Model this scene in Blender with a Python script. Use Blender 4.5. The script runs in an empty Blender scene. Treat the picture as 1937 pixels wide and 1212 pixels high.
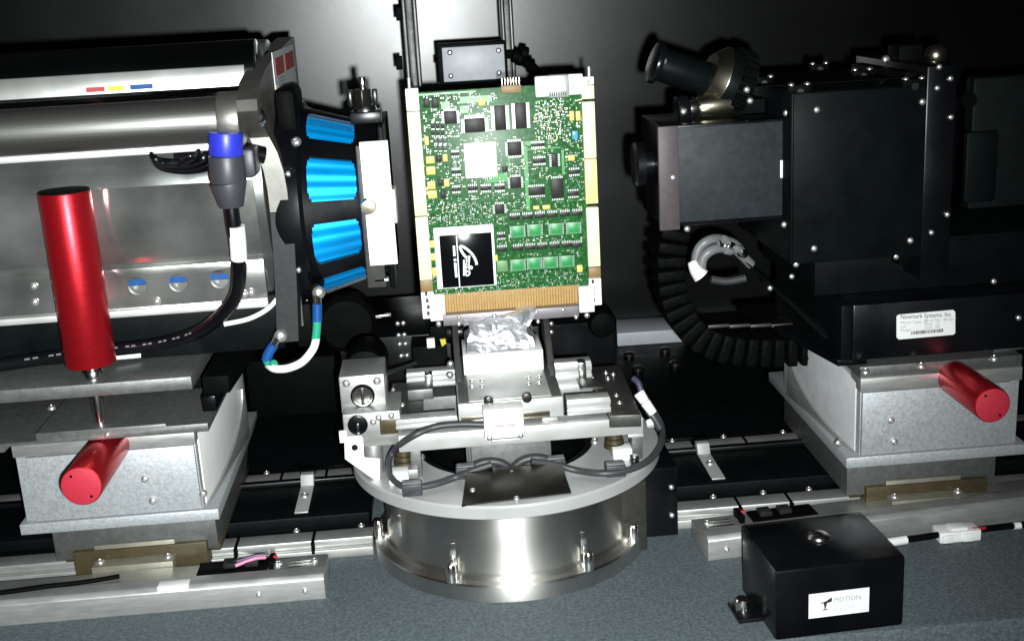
import bpy, bmesh, math, random
from mathutils import Vector, Matrix, noise
from math import sin, cos, radians, pi, sqrt
random.seed(7)
scene = bpy.context.scene
col = scene.collection

# ------------------------------------------------------------------ camera
F, W, H = 2250.0, 1937.0, 1212.0
PITCH, YAW, ROLL = radians(15.7), radians(3.2), radians(3.3)
CAM = Vector((-0.048, -1.0902, 0.53))
fwd = Vector((sin(YAW) * cos(PITCH), cos(YAW) * cos(PITCH), -sin(PITCH)))
right0 = Vector((cos(YAW), -sin(YAW), 0))
down0 = -right0.cross(fwd)
imx = right0 * cos(ROLL) + down0 * sin(ROLL)
imy = -right0 * sin(ROLL) + down0 * cos(ROLL)
cd = bpy.data.cameras.new('camera')
cam = bpy.data.objects.new('camera', cd)
col.objects.link(cam)
cd.sensor_width = 36.0
cd.lens = 36.0 * F / W
cd.clip_start = 0.02
cd.clip_end = 50
M4 = Matrix((imx, -imy, -fwd)).transposed().to_4x4()
M4.translation = CAM
cam.matrix_world = M4
scene.camera = cam

# ------------------------------------------------------------------ light
world = bpy.data.worlds.new('World')
scene.world = world
world.use_nodes = True
world.node_tree.nodes['Background'].inputs[0].default_value = (0.85, 0.93, 1.0, 1)
world.node_tree.nodes['Background'].inputs[1].default_value = 0.006
fl = bpy.data.lights.new('phone_flash', 'SPOT')          # the phone's flash beside its lens
fl.energy = 102
fl.shadow_soft_size = 0.006
fl.spot_size = radians(100)
fl.spot_blend = 1.0
fl.color = (0.95, 1.0, 0.995)
flo = bpy.data.objects.new('phone_flash', fl)
col.objects.link(flo)
fm = M4.copy()
fm.translation = CAM + imx * 0.018 + imy * 0.022
fm = fm @ Matrix.Rotation(radians(13), 4, 'Y') @ Matrix.Rotation(radians(-1.0), 4, 'X')
flo.matrix_world = fm
scene.view_settings.view_transform = 'Standard'
scene.view_settings.look = 'None'
scene.view_settings.exposure = 0
scene.view_settings.gamma = 1
scene.cycles.max_bounces = 6
scene.cycles.caustics_reflective = False
scene.cycles.caustics_refractive = False
scene.cycles.use_denoising = True

# ------------------------------------------------------------------ pixel helper (direction of a pixel met with a known plane)
def ray(px, py):
    return fwd + imx * ((px - W / 2) / F) + imy * ((py - H / 2) / F)
def ay(px, py, y):
    d = ray(px, py); return CAM + d * ((y - CAM.y) / d.y)
def az(px, py, z):
    d = ray(px, py); return CAM + d * ((z - CAM.z) / d.z)
def ax(px, py, x):
    d = ray(px, py); return CAM + d * ((x - CAM.x) / d.x)

# ------------------------------------------------------------------ materials
MATS = {}
def mat(name, color, metal=0.0, rough=0.5, var=0.0, vscale=40.0, rvar=0.0, bump=0.0, bscale=200.0, stretch=None,
        spec=0.5, coat=0.0, aniso=0.0, emit=None, speck=None, alpha=None):
    m = bpy.data.materials.new(name)
    m.use_nodes = True
    nt = m.node_tree; N = nt.nodes; L = nt.links
    b = N['Principled BSDF']
    b.inputs['Base Color'].default_value = (*color, 1)
    b.inputs['Metallic'].default_value = metal
    b.inputs['Roughness'].default_value = rough
    b.inputs['Specular IOR Level'].default_value = spec
    b.inputs['Coat Weight'].default_value = coat
    b.inputs['Coat Roughness'].default_value = 0.08
    if aniso: b.inputs['Anisotropic'].default_value = aniso
    if alpha is not None: b.inputs['Alpha'].default_value = alpha
    tc = N.new('ShaderNodeTexCoord')
    src = tc.outputs['Object']
    if stretch:
        mp = N.new('ShaderNodeMapping'); mp.inputs['Scale'].default_value = stretch
        L.new(src, mp.inputs[0]); src = mp.outputs[0]
    def nz(scale, detail=4):
        n = N.new('ShaderNodeTexNoise'); n.inputs['Scale'].default_value = scale; n.inputs['Detail'].default_value = detail
        L.new(src, n.inputs['Vector']); return n.outputs['Fac']
    if var:
        mr = N.new('ShaderNodeMapRange'); L.new(nz(vscale), mr.inputs[0])
        mr.inputs[1].default_value = 0.3; mr.inputs[2].default_value = 0.7
        mr.inputs[3].default_value = 1 - var; mr.inputs[4].default_value = 1 + var
        mx = N.new('ShaderNodeMix'); mx.data_type = 'RGBA'; mx.blend_type = 'MULTIPLY'; mx.inputs[0].default_value = 1
        mx.inputs[6].default_value = (*color, 1)
        L.new(mr.outputs[0], mx.inputs[7]); out = mx.outputs[2]
        if speck:
            v = N.new('ShaderNodeTexVoronoi'); v.inputs['Scale'].default_value = speck[0]; L.new(src, v.inputs['Vector'])
            cr = N.new('ShaderNodeValToRGB'); L.new(v.outputs['Color'], cr.inputs[0])
            cr.color_ramp.elements[0].position = speck[1]; cr.color_ramp.elements[0].color = (0, 0, 0, 1)
            cr.color_ramp.elements[1].position = speck[1] + 0.15; cr.color_ramp.elements[1].color = (1, 1, 1, 1)
            m2 = N.new('ShaderNodeMix'); m2.data_type = 'RGBA'; L.new(cr.outputs[0], m2.inputs[0])
            L.new(out, m2.inputs[6]); m2.inputs[7].default_value = (*speck[2], 1); out = m2.outputs[2]
        L.new(out, b.inputs['Base Color'])
    if rvar:
        mr = N.new('ShaderNodeMapRange'); L.new(nz(vscale * 0.6, 6), mr.inputs[0])
        mr.inputs[1].default_value = 0.3; mr.inputs[2].default_value = 0.7
        mr.inputs[3].default_value = max(0.03, rough - rvar); mr.inputs[4].default_value = rough + rvar
        L.new(mr.outputs[0], b.inputs['Roughness'])
    if bump:
        bp = N.new('ShaderNodeBump'); bp.inputs['Strength'].default_value = bump; bp.inputs['Distance'].default_value = 0.001
        L.new(nz(bscale, 3), bp.inputs['Height']); L.new(bp.outputs[0], b.inputs['Normal'])
    if emit:
        b.inputs['Emission Color'].default_value = (*emit[0], 1); b.inputs['Emission Strength'].default_value = emit[1]
    if aniso:
        tg = N.new('ShaderNodeTangent'); tg.direction_type = 'RADIAL'; tg.axis = 'Z'
        L.new(tg.outputs[0], b.inputs['Tangent']); b.inputs['Anisotropic Rotation'].default_value = 0.25
    MATS[name] = m
    return m
G = mat('granite', (0.080, 0.098, 0.106), 0, 0.55, 0.30, 330, 0.1, 0.10, 500, spec=0.3, speck=(800, 0.78, (0.14, 0.17, 0.18)))
WALL = mat('wall_black', (0.0018, 0.0019, 0.0021), 0, 0.285, 0.3, 6, 0.04, 0.05, 40, spec=0.72)
BLK = mat('black_anodised', (0.0024, 0.0038, 0.0041), 0.0, 0.45, 0.25, 60, 0.08, 0.06, 900, spec=0.06)
BLK2 = mat('black_satin', (0.0028, 0.0031, 0.0042), 0.0, 0.28, 0.3, 30, 0.08, 0.04, 300, spec=0.35)
BLKM = mat('black_matte', (0.0018, 0.0021, 0.0021), 0.0, 0.6, 0.3, 80, 0.05, 0.1, 700, spec=0.05)
GUN = mat('gunmetal', (0.075, 0.07, 0.065), 0.9, 0.30, 0.3, 25, 0.08, 0.03, 300)
ALU = mat('machined_aluminium', (0.44, 0.44, 0.425), 0.7, 0.44, 0.10, 60, 0.07, 0.06, 500, stretch=(1, 1, 6))
ALUB = mat('bright_aluminium', (0.57, 0.57, 0.555), 0.5, 0.42, 0.06, 60, 0.06, 0.05, 500)
CAST = mat('blasted_aluminium', (0.46, 0.48, 0.495), 0.5, 0.50, 0.18, 420, 0.06, 0.22, 900)
PLATE = mat('grey_plate', (0.17, 0.174, 0.168), 0.7, 0.46, 0.12, 200, 0.06, 0.10, 700)
PLATED = mat('dark_grey_plate', (0.075, 0.074, 0.068), 0.6, 0.46, 0.15, 150, 0.06, 0.10, 700)
ZINC = mat('yellow_zinc', (0.075, 0.060, 0.030), 0.4, 0.42, 0.2, 60, 0.06, 0.05, 300)
STEEL = mat('polished_sheet', (0.27, 0.285, 0.275), 0.80, 0.17, 0.5, 14, 0.08, 0.35, 13)
FLG = mat('flange_metal', (0.20, 0.195, 0.175), 0.8, 0.42, 0.1, 80, 0.05, 0.05, 500)
FOOTM = mat('dark_foot', (0.024, 0.025, 0.026), 0.2, 0.5, 0.2, 120, 0.05, 0.08, 600, spec=0.3)
STEELL = mat('lit_wrap_sheet', (0.72, 0.72, 0.69), 0.90, 0.14, 0.45, 15, 0.09, 0.75, 10)  # lighter copy of the polished sheet, reflected light put into its colour
BEIGE = mat('beige_zinc', (0.33, 0.31, 0.25), 0.6, 0.42, 0.1, 90, 0.05, 0.05, 400)
FACET = mat('facet_sheet', (0.52, 0.52, 0.50), 0.8, 0.36, 0.25, 16, 0.08, 0.2, 10)
CHEEK = mat('bright_cheek', (0.66, 0.67, 0.68), 0.1, 0.45, 0.08, 60)
STEELT = mat('tank_sheet', (0.40, 0.41, 0.42), 1.0, 0.12, 0.2, 12, 0.04, 0.06, 20)
ROD = mat('brushed_rod', (0.135, 0.134, 0.126), 0.85, 0.42, 0.10, 50, 0.05, 0.08, 700, stretch=(0.05, 1, 1))
DRUM = mat('turned_steel', (0.70, 0.69, 0.65), 1.0, 0.37, 0.10, 25, 0.03, aniso=0.86)
DISC = mat('turned_aluminium', (0.52, 0.525, 0.52), 0.4, 0.42, 0.07, 30, 0.05, 0.05, 500)
CHROME = mat('bright_steel', (0.75, 0.74, 0.72), 1.0, 0.20)
SCRW = mat('screw_steel', (0.85, 0.84, 0.82), 0.9, 0.33)
BRASS = mat('brass', (0.55, 0.50, 0.38), 1.0, 0.26, 0.15, 60)
GOLD = mat('gold_fingers', (0.40, 0.24, 0.075), 0.3, 0.5, 0.12, 200)
RED = mat('red_anodised', (0.46, 0.010, 0.018), 0.72, 0.33, 0.08, 200, 0.03, 0.05, 900, stretch=(1, 1, 6))
REDC = mat('red_end_cap', (0.46, 0.024, 0.045), 0.15, 0.5, 0.06, 300)
PCBG = mat('board_green', (0.018, 0.100, 0.025), 0.0, 0.36, 0.55, 260, spec=0.22)
TRACE = mat('board_light_green', (0.06, 0.30, 0.07), 0.0, 0.35)
CHIP = mat('chip_black', (0.020, 0.019, 0.018), 0.0, 0.45, 0.3, 300, spec=0.2)
CHIPG = mat('chip_gloss_black', (0.004, 0.004, 0.005), 0.0, 0.12)
BGA = mat('chip_green', (0.016, 0.25, 0.065), 0.0, 0.42, 0.2, 400)
BGAL = mat('chip_green_rim', (0.10, 0.27, 0.12), 0.0, 0.42, 0.2, 500)
OLIVE = mat('chip_olive', (0.12, 0.26, 0.10), 0, 0.45)
TIN = mat('tinned_metal', (0.50, 0.52, 0.50), 0.5, 0.38, 0.1, 400)
TANT = mat('tantalum_yellow', (0.72, 0.53, 0.14), 0, 0.45, 0.1, 200)
TAN = mat('ceramic_tan', (0.48, 0.40, 0.14), 0, 0.45, 0.2, 500)
WHT = mat('white_plastic', (0.82, 0.82, 0.80), 0, 0.45, 0.04, 80)
CER = mat('white_ceramic', (0.90, 0.90, 0.88), 0, 0.4)
STRIP = mat('pale_strip', (0.72, 0.72, 0.48), 0, 0.45, 0.05, 60)
STRIPY = mat('yellow_strip', (0.72, 0.68, 0.27), 0, 0.45, 0.05, 60)
STRIPB = mat('tan_strip', (0.24, 0.15, 0.055), 0, 0.5, 0.1, 60)
LBL = mat('label_white', (0.80, 0.81, 0.80), 0, 0.5, 0.03, 40)
LBLG = mat('label_grey', (0.55, 0.60, 0.60), 0, 0.5, 0.05, 60)
INK = mat('ink', (0.02, 0.022, 0.025), 0, 0.6)
INKG = mat('ink_grey', (0.30, 0.31, 0.32), 0, 0.6)
INKR = mat('ink_red', (0.36, 0.05, 0.05), 0, 0.6)
INKY = mat('ink_yellow', (0.62, 0.55, 0.05), 0, 0.6)
FOIL = mat('foil', (0.66, 0.67, 0.70), 0.75, 0.30, 0.05, 60)
BFOIL = mat('blue_foil', (0.0, 0.40, 1.0), 0.6, 0.42, 0.25, 40, 0.06, 0.06, 60, stretch=(0.25, 1, 1))
BLUEP = mat('blue_plastic', (0.02, 0.03, 0.42), 0, 0.4)
NAVY = mat('navy_plate', (0.006, 0.07, 0.26), 0.1, 0.4)
GRNW = mat('green_sleeve', (0.02, 0.30, 0.18), 0, 0.4)
GREYC = mat('grey_cable', (0.038, 0.039, 0.042), 0, 0.45, 0.1, 80)
PLUGG = mat('plug_grey', (0.035, 0.036, 0.042), 0, 0.45, 0.15, 60)
HOSE = mat('grey_hose', (0.17, 0.175, 0.18), 0, 0.4)
PURP = mat('clamp_grey', (0.26, 0.235, 0.25), 0.55, 0.45, 0.08, 100)
PINK = mat('warm_grey_plate', (0.060, 0.048, 0.051), 0.0, 0.5, 0.12, 200, spec=0.3)
BOXG = mat('graphite_panel', (0.017, 0.0215, 0.024), 0.0, 0.55, 0.2, 160, 0.05, 0.08, 600, spec=0.2)
PANG = mat('cover_grey', (0.44, 0.46, 0.50), 0.0, 0.42, 0.06, 100, spec=0.4)
TEAL = mat('dark_teal_panel', (0.002, 0.0055, 0.005), 0, 0.55, 0.25, 60, 0.05, 0.08, 500, spec=0.1)
CLEAR = mat('pale_plug', (0.78, 0.76, 0.74), 0, 0.25, 0.05, 100)
LED = mat('blue_lens', (0.10, 0.35, 0.75), 0, 0.2)
PURPW = mat('purple_wire', (0.05, 0.045, 0.085), 0, 0.4)
PINKW = mat('pink_wire', (0.65, 0.22, 0.36), 0, 0.4)
REDW = mat('red_dot', (0.45, 0.02, 0.03), 0, 0.4)

# ------------------------------------------------------------------ mesh helpers (all in world coordinates)
def nb(): return bmesh.new()
def bevel(bm, w, seg=2, ang=30):
    if w <= 0: return bm
    bm.normal_update()
    es = [e for e in bm.edges if len(e.link_faces) == 2 and e.calc_face_angle(0) > radians(ang)]
    bmesh.ops.bevel(bm, geom=es, offset=w, segments=seg, profile=0.5, affect='EDGES', clamp_overlap=True)
    return bm
def box(x0, x1, y0, y1, z0, z1, bv=0.0008, bm=None):
    t = nb()
    bmesh.ops.create_cube(t, size=1)
    for v in t.verts:
        v.co = Vector(((x0 + x1) / 2 + v.co.x * abs(x1 - x0), (y0 + y1) / 2 + v.co.y * abs(y1 - y0), (z0 + z1) / 2 + v.co.z * abs(z1 - z0)))
    bevel(t, min(bv, 0.3 * min(abs(x1 - x0), abs(y1 - y0), abs(z1 - z0))))
    return join(bm, t)
def join(bm, t):
    if bm is None: return t
    me = bpy.data.meshes.new('t'); t.to_mesh(me); t.free(); bm.from_mesh(me); bpy.data.meshes.remove(me)
    return bm
def fb(BL, TR, Y, depth, bv=0.0008, bm=None, z0=None, z1=None):
    a = ay(*BL, Y); b = ay(*TR, Y)
    return box(a.x, b.x, Y, Y + depth, a.z if z0 is None else z0, b.z if z1 is None else z1, bv, bm)
def cone(p, q, r1, r2=None, seg=32, bv=0.0, bm=None):
    p, q = Vector(p), Vector(q); d = q - p
    t = nb()
    bmesh.ops.create_cone(t, cap_ends=True, cap_tris=False, segments=seg, radius1=r1, radius2=r1 if r2 is None else r2, depth=d.length)
    bevel(t, bv, 2, 50)
    rot = d.to_track_quat('Z', 'Y').to_matrix().to_4x4()
    t.transform(Matrix.Translation((p + q) / 2) @ rot)
    return join(bm, t)
def lathe(prof, center, axis='z', seg=96, bm=None, closed=True):
    """prof: list of (axial, radius); a closed ring profile when closed"""
    t = nb(); c = Vector(center); rings = []
    for a, r in prof:
        ring = []
        for k in range(seg):
            th = 2 * pi * k / seg
            u, v = r * cos(th), r * sin(th)
            o = {'z': Vector((u, v, a)), 'x': Vector((a, u, v)), 'y': Vector((u, a, v))}[axis]
            ring.append(t.verts.new(c + o))
        rings.append(ring)
    n = len(rings)
    for i in range(n if closed else n - 1):
        A, B = rings[i], rings[(i + 1) % n]
        for k in range(seg):
            t.faces.new((A[k], A[(k + 1) % seg], B[(k + 1) % seg], B[k]))
    bmesh.ops.recalc_face_normals(t, faces=t.faces)
    return join(bm, t)
def solid(prof, center, axis='z', seg=64, bm=None):
    """solid of revolution: first and last rings capped"""
    t = lathe(prof, center, axis, seg, None, closed=False)
    bmesh.ops.holes_fill(t, edges=[e for e in t.edges if e.is_boundary], sides=0)
    bmesh.ops.recalc_face_normals(t, faces=t.faces)
    return join(bm, t)
def prism(poly, depth, bv=0.0008, bm=None):
    """poly: world points in one plane; depth: vector"""
    t = nb(); d = Vector(depth)
    a = [t.verts.new(Vector(p)) for p in poly]
    b = [t.verts.new(Vector(p) + d) for p in poly]
    t.faces.new(a); t.faces.new(b[::-1]); n = len(a)
    for i in range(n): t.faces.new((a[i], b[i], b[(i + 1) % n], a[(i + 1) % n]))
    bmesh.ops.recalc_face_normals(t, faces=t.faces)
    bevel(t, bv)
    return join(bm, t)
def smooth_path(pts, n=8):
    P = [Vector(p) for p in pts]
    if len(P) < 3: return P
    out = []
    for i in range(len(P) - 1):
        p0 = P[max(i - 1, 0)]; p1 = P[i]; p2 = P[i + 1]; p3 = P[min(i + 2, len(P) - 1)]
        for k in range(n):
            t = k / n
            out.append(0.5 * ((2 * p1) + (p2 - p0) * t + (2 * p0 - 5 * p1 + 4 * p2 - p3) * t * t + (3 * p1 - p0 - 3 * p2 + p3) * t ** 3))
    out.append(P[-1])
    return out
def tube(pts, r, seg=12, bm=None, n=8, wob=0.0):
    P = smooth_path(pts, n); t = nb(); rings = []
    ref = Vector((0.13, 0.21, 0.97)).normalized()
    for i, p in enumerate(P):
        d = (P[min(i + 1, len(P) - 1)] - P[max(i - 1, 0)]).normalized()
        u = ref - d * ref.dot(d)
        if u.length < 1e-3: u = Vector((1, 0, 0)) - d * d.x
        u.normalize(); v = d.cross(u); ref = u
        rr = r(i / (len(P) - 1)) if callable(r) else r
        rings.append([t.verts.new(p + (u * cos(2 * pi * k / seg) + v * sin(2 * pi * k / seg)) * rr) for k in range(seg)])
    for A, B in zip(rings, rings[1:]):
        for k in range(seg): t.faces.new((A[k], A[(k + 1) % seg], B[(k + 1) % seg], B[k]))
    t.faces.new(rings[0][::-1]); t.faces.new(rings[-1])
    bmesh.ops.recalc_face_normals(t, faces=t.faces)
    return join(bm, t)

OFF = {}
def finish(name, bm, m, off, smooth=True):
    me = bpy.data.meshes.new(name)
    bm.transform(Matrix.Translation(-off))
    bm.to_mesh(me); bm.free()
    for mm in (m if isinstance(m, (list, tuple)) else [m]): me.materials.append(mm)
    if smooth:
        me.polygons.foreach_set('use_smooth', [True] * len(me.polygons))
        me.set_sharp_from_angle(angle=radians(38))
    o = bpy.data.objects.new(name, me)
    col.objects.link(o)
    return o
def tag(o, label=None, cat=None, group=None, kind=None):
    if label: o['label'] = label
    if cat: o['category'] = cat
    if group: o['group'] = group
    if kind: o['kind'] = kind
    return o
def thing(name, label, cat, loc, group=None):
    o = bpy.data.objects.new(name, None)
    o.empty_display_size = 0.02
    col.objects.link(o); o.location = loc; OFF[o.name] = Vector(loc)
    return tag(o, label, cat, group)
def part(name, bm, m, parent, label=None, kind=None, smooth=True):
    off = OFF[parent.name]
    o = finish(name, bm, m, off, smooth); o.parent = parent; OFF[o.name] = off
    if label: o['label'] = label
    if kind: o['kind'] = kind
    return o
def solo(name, bm, m, label=None, cat=None, group=None, kind=None):
    xs = [v.co for v in bm.verts]
    loc = Vector((sum(v.x for v in xs) / len(xs), sum(v.y for v in xs) / len(xs), min(v.z for v in xs)))
    o = finish(name, bm, m, loc); o.location = loc; OFF[o.name] = loc
    return tag(o, label, cat, group, kind)
# shared screw mesh: button head with a hex recess, axis +Z, radius 1
def screw_mesh():
    t = solid([(-0.3, 1), (0.1, 1), (0.32, 0.92), (0.52, 0.72), (0.64, 0.42), (0.67, 0.28), (0.5, 0.22), (0.5, 0.02)], (0, 0, 0), 'z', 16)
    me = bpy.data.meshes.new('screw'); t.to_mesh(me); t.free(); me.materials.append(SCRW)
    me.polygons.foreach_set('use_smooth', [True] * len(me.polygons)); me.set_sharp_from_angle(angle=radians(50))
    return me
SCREW = screw_mesh()
NRM = {'y': (0, -1, 0), 'z': (0, 0, 1), 'x': (-1, 0, 0), 'X': (1, 0, 0)}
def screw(parent, p, n='y', r=0.003, name='screw', m=None):
    o = bpy.data.objects.new(name, SCREW)
    col.objects.link(o)
    off = OFF[parent.name]; o.parent = parent
    d = Vector(NRM[n]) if isinstance(n, str) else Vector(n)
    o.rotation_euler = d.to_track_quat('Z', 'Y').to_euler()
    o.location = Vector(p) - off; o.scale = (r, r, r)
    return o
def text(s, size, pos, parent, m, name='lettering', rot=None, shear=0.0, off=0.0, squeeze=1.0):
    cu = bpy.data.curves.new(name, 'FONT'); cu.body = s; cu.size = size; cu.shear = shear; cu.offset = off; cu.extrude = 0.00004
    cu.resolution_u = 3
    o = bpy.data.objects.new(name, cu); col.objects.link(o)
    dg = bpy.context.evaluated_depsgraph_get()
    me = bpy.data.meshes.new_from_object(o.evaluated_get(dg))
    bpy.data.objects.remove(o); bpy.data.curves.remove(cu)
    t = nb(); t.from_mesh(me); bpy.data.meshes.remove(me)
    t.transform(Matrix.Diagonal((squeeze, 1, 1, 1)))
    R = rot if rot is not None else Matrix.Rotation(pi / 2, 4, 'X')
    t.transform(Matrix.Translation(Vector(pos)) @ R)
    return part(name, t, m, parent, smooth=False)
def cut(bm, cutters):
    """cut solids out of bm (real holes)"""
    me = bpy.data.meshes.new('a'); bm.to_mesh(me); bm.free(); a = bpy.data.objects.new('a', me); col.objects.link(a)
    tmp = [a]
    for c in cutters:
        mc = bpy.data.meshes.new('c'); c.to_mesh(mc); c.free(); o = bpy.data.objects.new('c', mc); col.objects.link(o); tmp.append(o)
        md = a.modifiers.new('b', 'BOOLEAN'); md.operation = 'DIFFERENCE'; md.object = o; md.solver = 'EXACT'
    dg = bpy.context.evaluated_depsgraph_get()
    r = bpy.data.meshes.new_from_object(a.evaluated_get(dg))
    t = nb(); t.from_mesh(r); bpy.data.meshes.remove(r)
    for o in tmp: bpy.data.objects.remove(o)
    return t

# ================================================================== the setting
tab = box(-1.3, 1.3, -0.233, 1.0, -0.14, 0.0, 0.004)
tag(solo('granite_table', tab, G), 'dark speckled granite slab under the whole instrument', kind='structure')
wl = box(-1.6, 1.6, 0.78, 0.80, -0.14, 1.1, 0.0)
wl.transform(Matrix.Translation((0, 0.78, 0)) @ Matrix.Rotation(radians(0.6), 4, 'Z') @ Matrix.Translation((0, -0.78, 0)))
tag(solo('back_wall', wl, WALL), 'black painted wall panel behind the instrument', kind='structure')

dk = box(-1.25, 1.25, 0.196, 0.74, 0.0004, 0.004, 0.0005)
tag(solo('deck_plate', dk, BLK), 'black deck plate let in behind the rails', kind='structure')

# ================================================================== column frame behind the board
YC = 0.42
cf = thing('column_frame', 'black twin-column gantry standing on a screwed block behind the circuit board', 'gantry', (0, 0.33, 0))
def slot_column(x0, x1, name):
    w = x1 - x0
    bm = box(x0, x0 + w * .30, YC, YC + .03, 0.0, 0.80, .0008)
    box(x1 - w * .30, x1, YC, YC + .03, 0.0, 0.80, .0008, bm)
    o = part(name, bm, BLK2, cf)
    part('column_core', box(x0 + w * .31, x1 - w * .31, YC + .004, YC + .028, 0.0, 0.80, .0004), PLATED, o)
    return o
slot_column(ay(757, 0, YC).x, ay(787, 0, YC).x, 'column')
slot_column(ay(946, 0, YC).x, ay(969, 0, YC).x, 'column')
for py in (27, 120):
    p = ay(755, py, YC); part('slot_nut', box(p.x - .004, p.x + .004, YC - .004, YC + .02, p.z - .008, p.z + .008), BLKM, cf)
a = ay(645, 690, .27); b = ay(1160, 606, .27)
part('base_block', box(a.x, b.x, .27, .46, 0, b.z, .002), BLK2, cf)
for px, py in ((752, 612), (754, 634), (756, 651), (759, 673), (763, 611), (765, 633), (767, 650), (770, 672), (1031, 613), (1031, 629), (1043, 612), (1043, 628)):
    screw(cf, ay(px, py, .269), 'y', .0030)
for px, r in ((655, .034), (1138, .017)):
    p = ay(px, 592, .262)
    part('levelling_knob', solid([(0.02, r), (-.004, r), (-.010, r * .85), (-.012, r * .3), (-.0125, .0005)], (p.x, .262, p.z - .012), 'y', 40), BLKM, cf)
p = ay(717, 600, .26); part('scale_mark', box(p.x - .018, p.x + .014, .262, .27, p.z - .0015, p.z + .0015, .0003), CHROME, cf)
# sensor box on the column
YB = .372
sb = thing('sensor_box', 'small dark box with a grey screwed lid mounted on the gantry column', 'sensor box', ay(895, 160, YB + .02))
part('housing', fb((831, 163), (957, 77), YB + .012, .036, .002), BLK, sb)
part('lid', fb((840, 156), (953, 84), YB + .008, .0045, .0008), PANG, sb)
for px, py in ((851, 100), (943, 96), (853, 144), (944, 138)): screw(sb, ay(px, py, YB + .0075), 'y', .0036)
p = ay(828, 119, YB + .02); part('side_knob', cone((p.x - .002, YB + .03, p.z), (p.x + .006, YB + .03, p.z), .005), BLKM, sb)
cb = thing('sensor_cable', 'short ribbed black cable leaving the side of the small grey-lidded box', 'cable', ay(965, 104, .40))
part('cable', tube([ay(955, 103, .40), ay(975, 105, .395), ay(1000, 120, .38), ay(1020, 143, .36), ay(1032, 175, .35), ay(1035, 230, .34)], .0055), BLKM, cb)
for px, py in ((975, 105), (984, 110), (992, 100), (1003, 122)):
    p = ay(px, py, .39); part('strain_relief', cone(p - Vector((.004, 0, 0)), p + Vector((.004, .001, -.002)), .0085, None, 16, .001), BLKM, cb)

# grey bar lying at the back of the slab
gb = prism([az(1168, 655, .004), az(1345, 643, .004), az(1330, 618, .004), az(1166, 628, .004)], (0, 0, .020), .001)
solo('flat_bar', gb, PANG, 'flat grey metal bar lying on the deck below the cable chain', 'metal bar')
bolts = [(1190, 678), (1258, 669), (1330, 664), (1207, 705), (1277, 695)]
for k, (px, py) in enumerate(bolts):
    p = az(px, py, 0)
    bm = solid([(0, .008), (.004, .008), (.006, .005), (.006, .001)], (p.x, p.y, .004), 'z', 16)
    solo('slab_bolt', bm, GUN, 'dull bolt head in the black deck near the flat grey bar', 'bolt', 'bolts in the deck by the grey bar')
p = az(560, 705, 0)
for q0, q1, nm in (((500, 690), (628, 665), 'a'), ((470, 730), (640, 700), 'b')):
    pass
solo('rear_plinth', fb((470, 745), (632, 672), .40, .12, .002, z0=0), BLKM, 'low black plinth on the deck behind the green earth wire', 'plinth')

# ================================================================== rails, covers, encoder strips
def rail(x0, x1, y0, label, caps):
    t = thing('linear_rail', label, 'rail', ((x0 + x1) / 2, y0, 0), 'guide rails for the two stages')
    part('rail_base', box(x0, x1, y0, y0 + .034, 0, .009, .0008), ALU, t)
    part('rail_head', box(x0, x1, y0 + .006, y0 + .028, .009, .0175, .0012), ALU, t)
    part('cover_strip', box(x0, x1, y0 + .030, y0 + .046, .009, .014, .0005), BLK2, t)
    for x in caps: screw(t, (x, y0 + .038, .0145), 'z', .0034)
    for x in caps[:2]: part('joint', box(x + .018, x + .021, y0 - .0005, y0 + .0285, .006, .018, .0002), BLKM, t)
    return t
YR, YR2 = -.018, .142
rail(-.75, -.137, YR, 'bright guide rail in front of the black screw cover, source side', [-.29, -.215, -.15, -.40])
rail(-.75, -.150, YR2, 'guide rail behind the black screw cover, source side', [-.215, -.265])
rail(.163, .75, YR, 'bright guide rail in front of the black screw cover, detector side', [.21, .262, .31, .40])
rail(.175, .75, YR2, 'guide rail behind the black screw cover, detector side', [.20, .26, .33])
def cover(x0, x1, label, xc):
    t = thing('screw_cover', label, 'cover', ((x0 + x1) / 2, .08, 0), 'black covers between the rails')
    part('trough', box(x0, x1, .035, .125, 0, .022, .002), BLK, t)
    part('lip', box(x0, x1, .119, .127, .022, .027, .0008), BLK2, t)
    c = part('clip', prism([(xc - .007, .13, .0), (xc - .007, .13, .034), (xc - .007, .118, .034), (xc - .007, .112, .0235), (xc - .007, .045, .0235), (xc - .007, .045, .022), (xc - .007, .110, .022)], (.014, 0, 0), .0004), ALUB, t)
    screw(c, (xc, .085, .0237), 'z', .0045)
    part('clip_pad', box(xc - .008, xc + .008, .126, .136, .030, .0355, .0005), BLKM, t)
cover(-.74, -.142, 'black screw cover with bright clip between the rails, source side', -.212)
cover(.168, .74, 'black screw cover with bright clip between the rails, detector side', .222)

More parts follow.
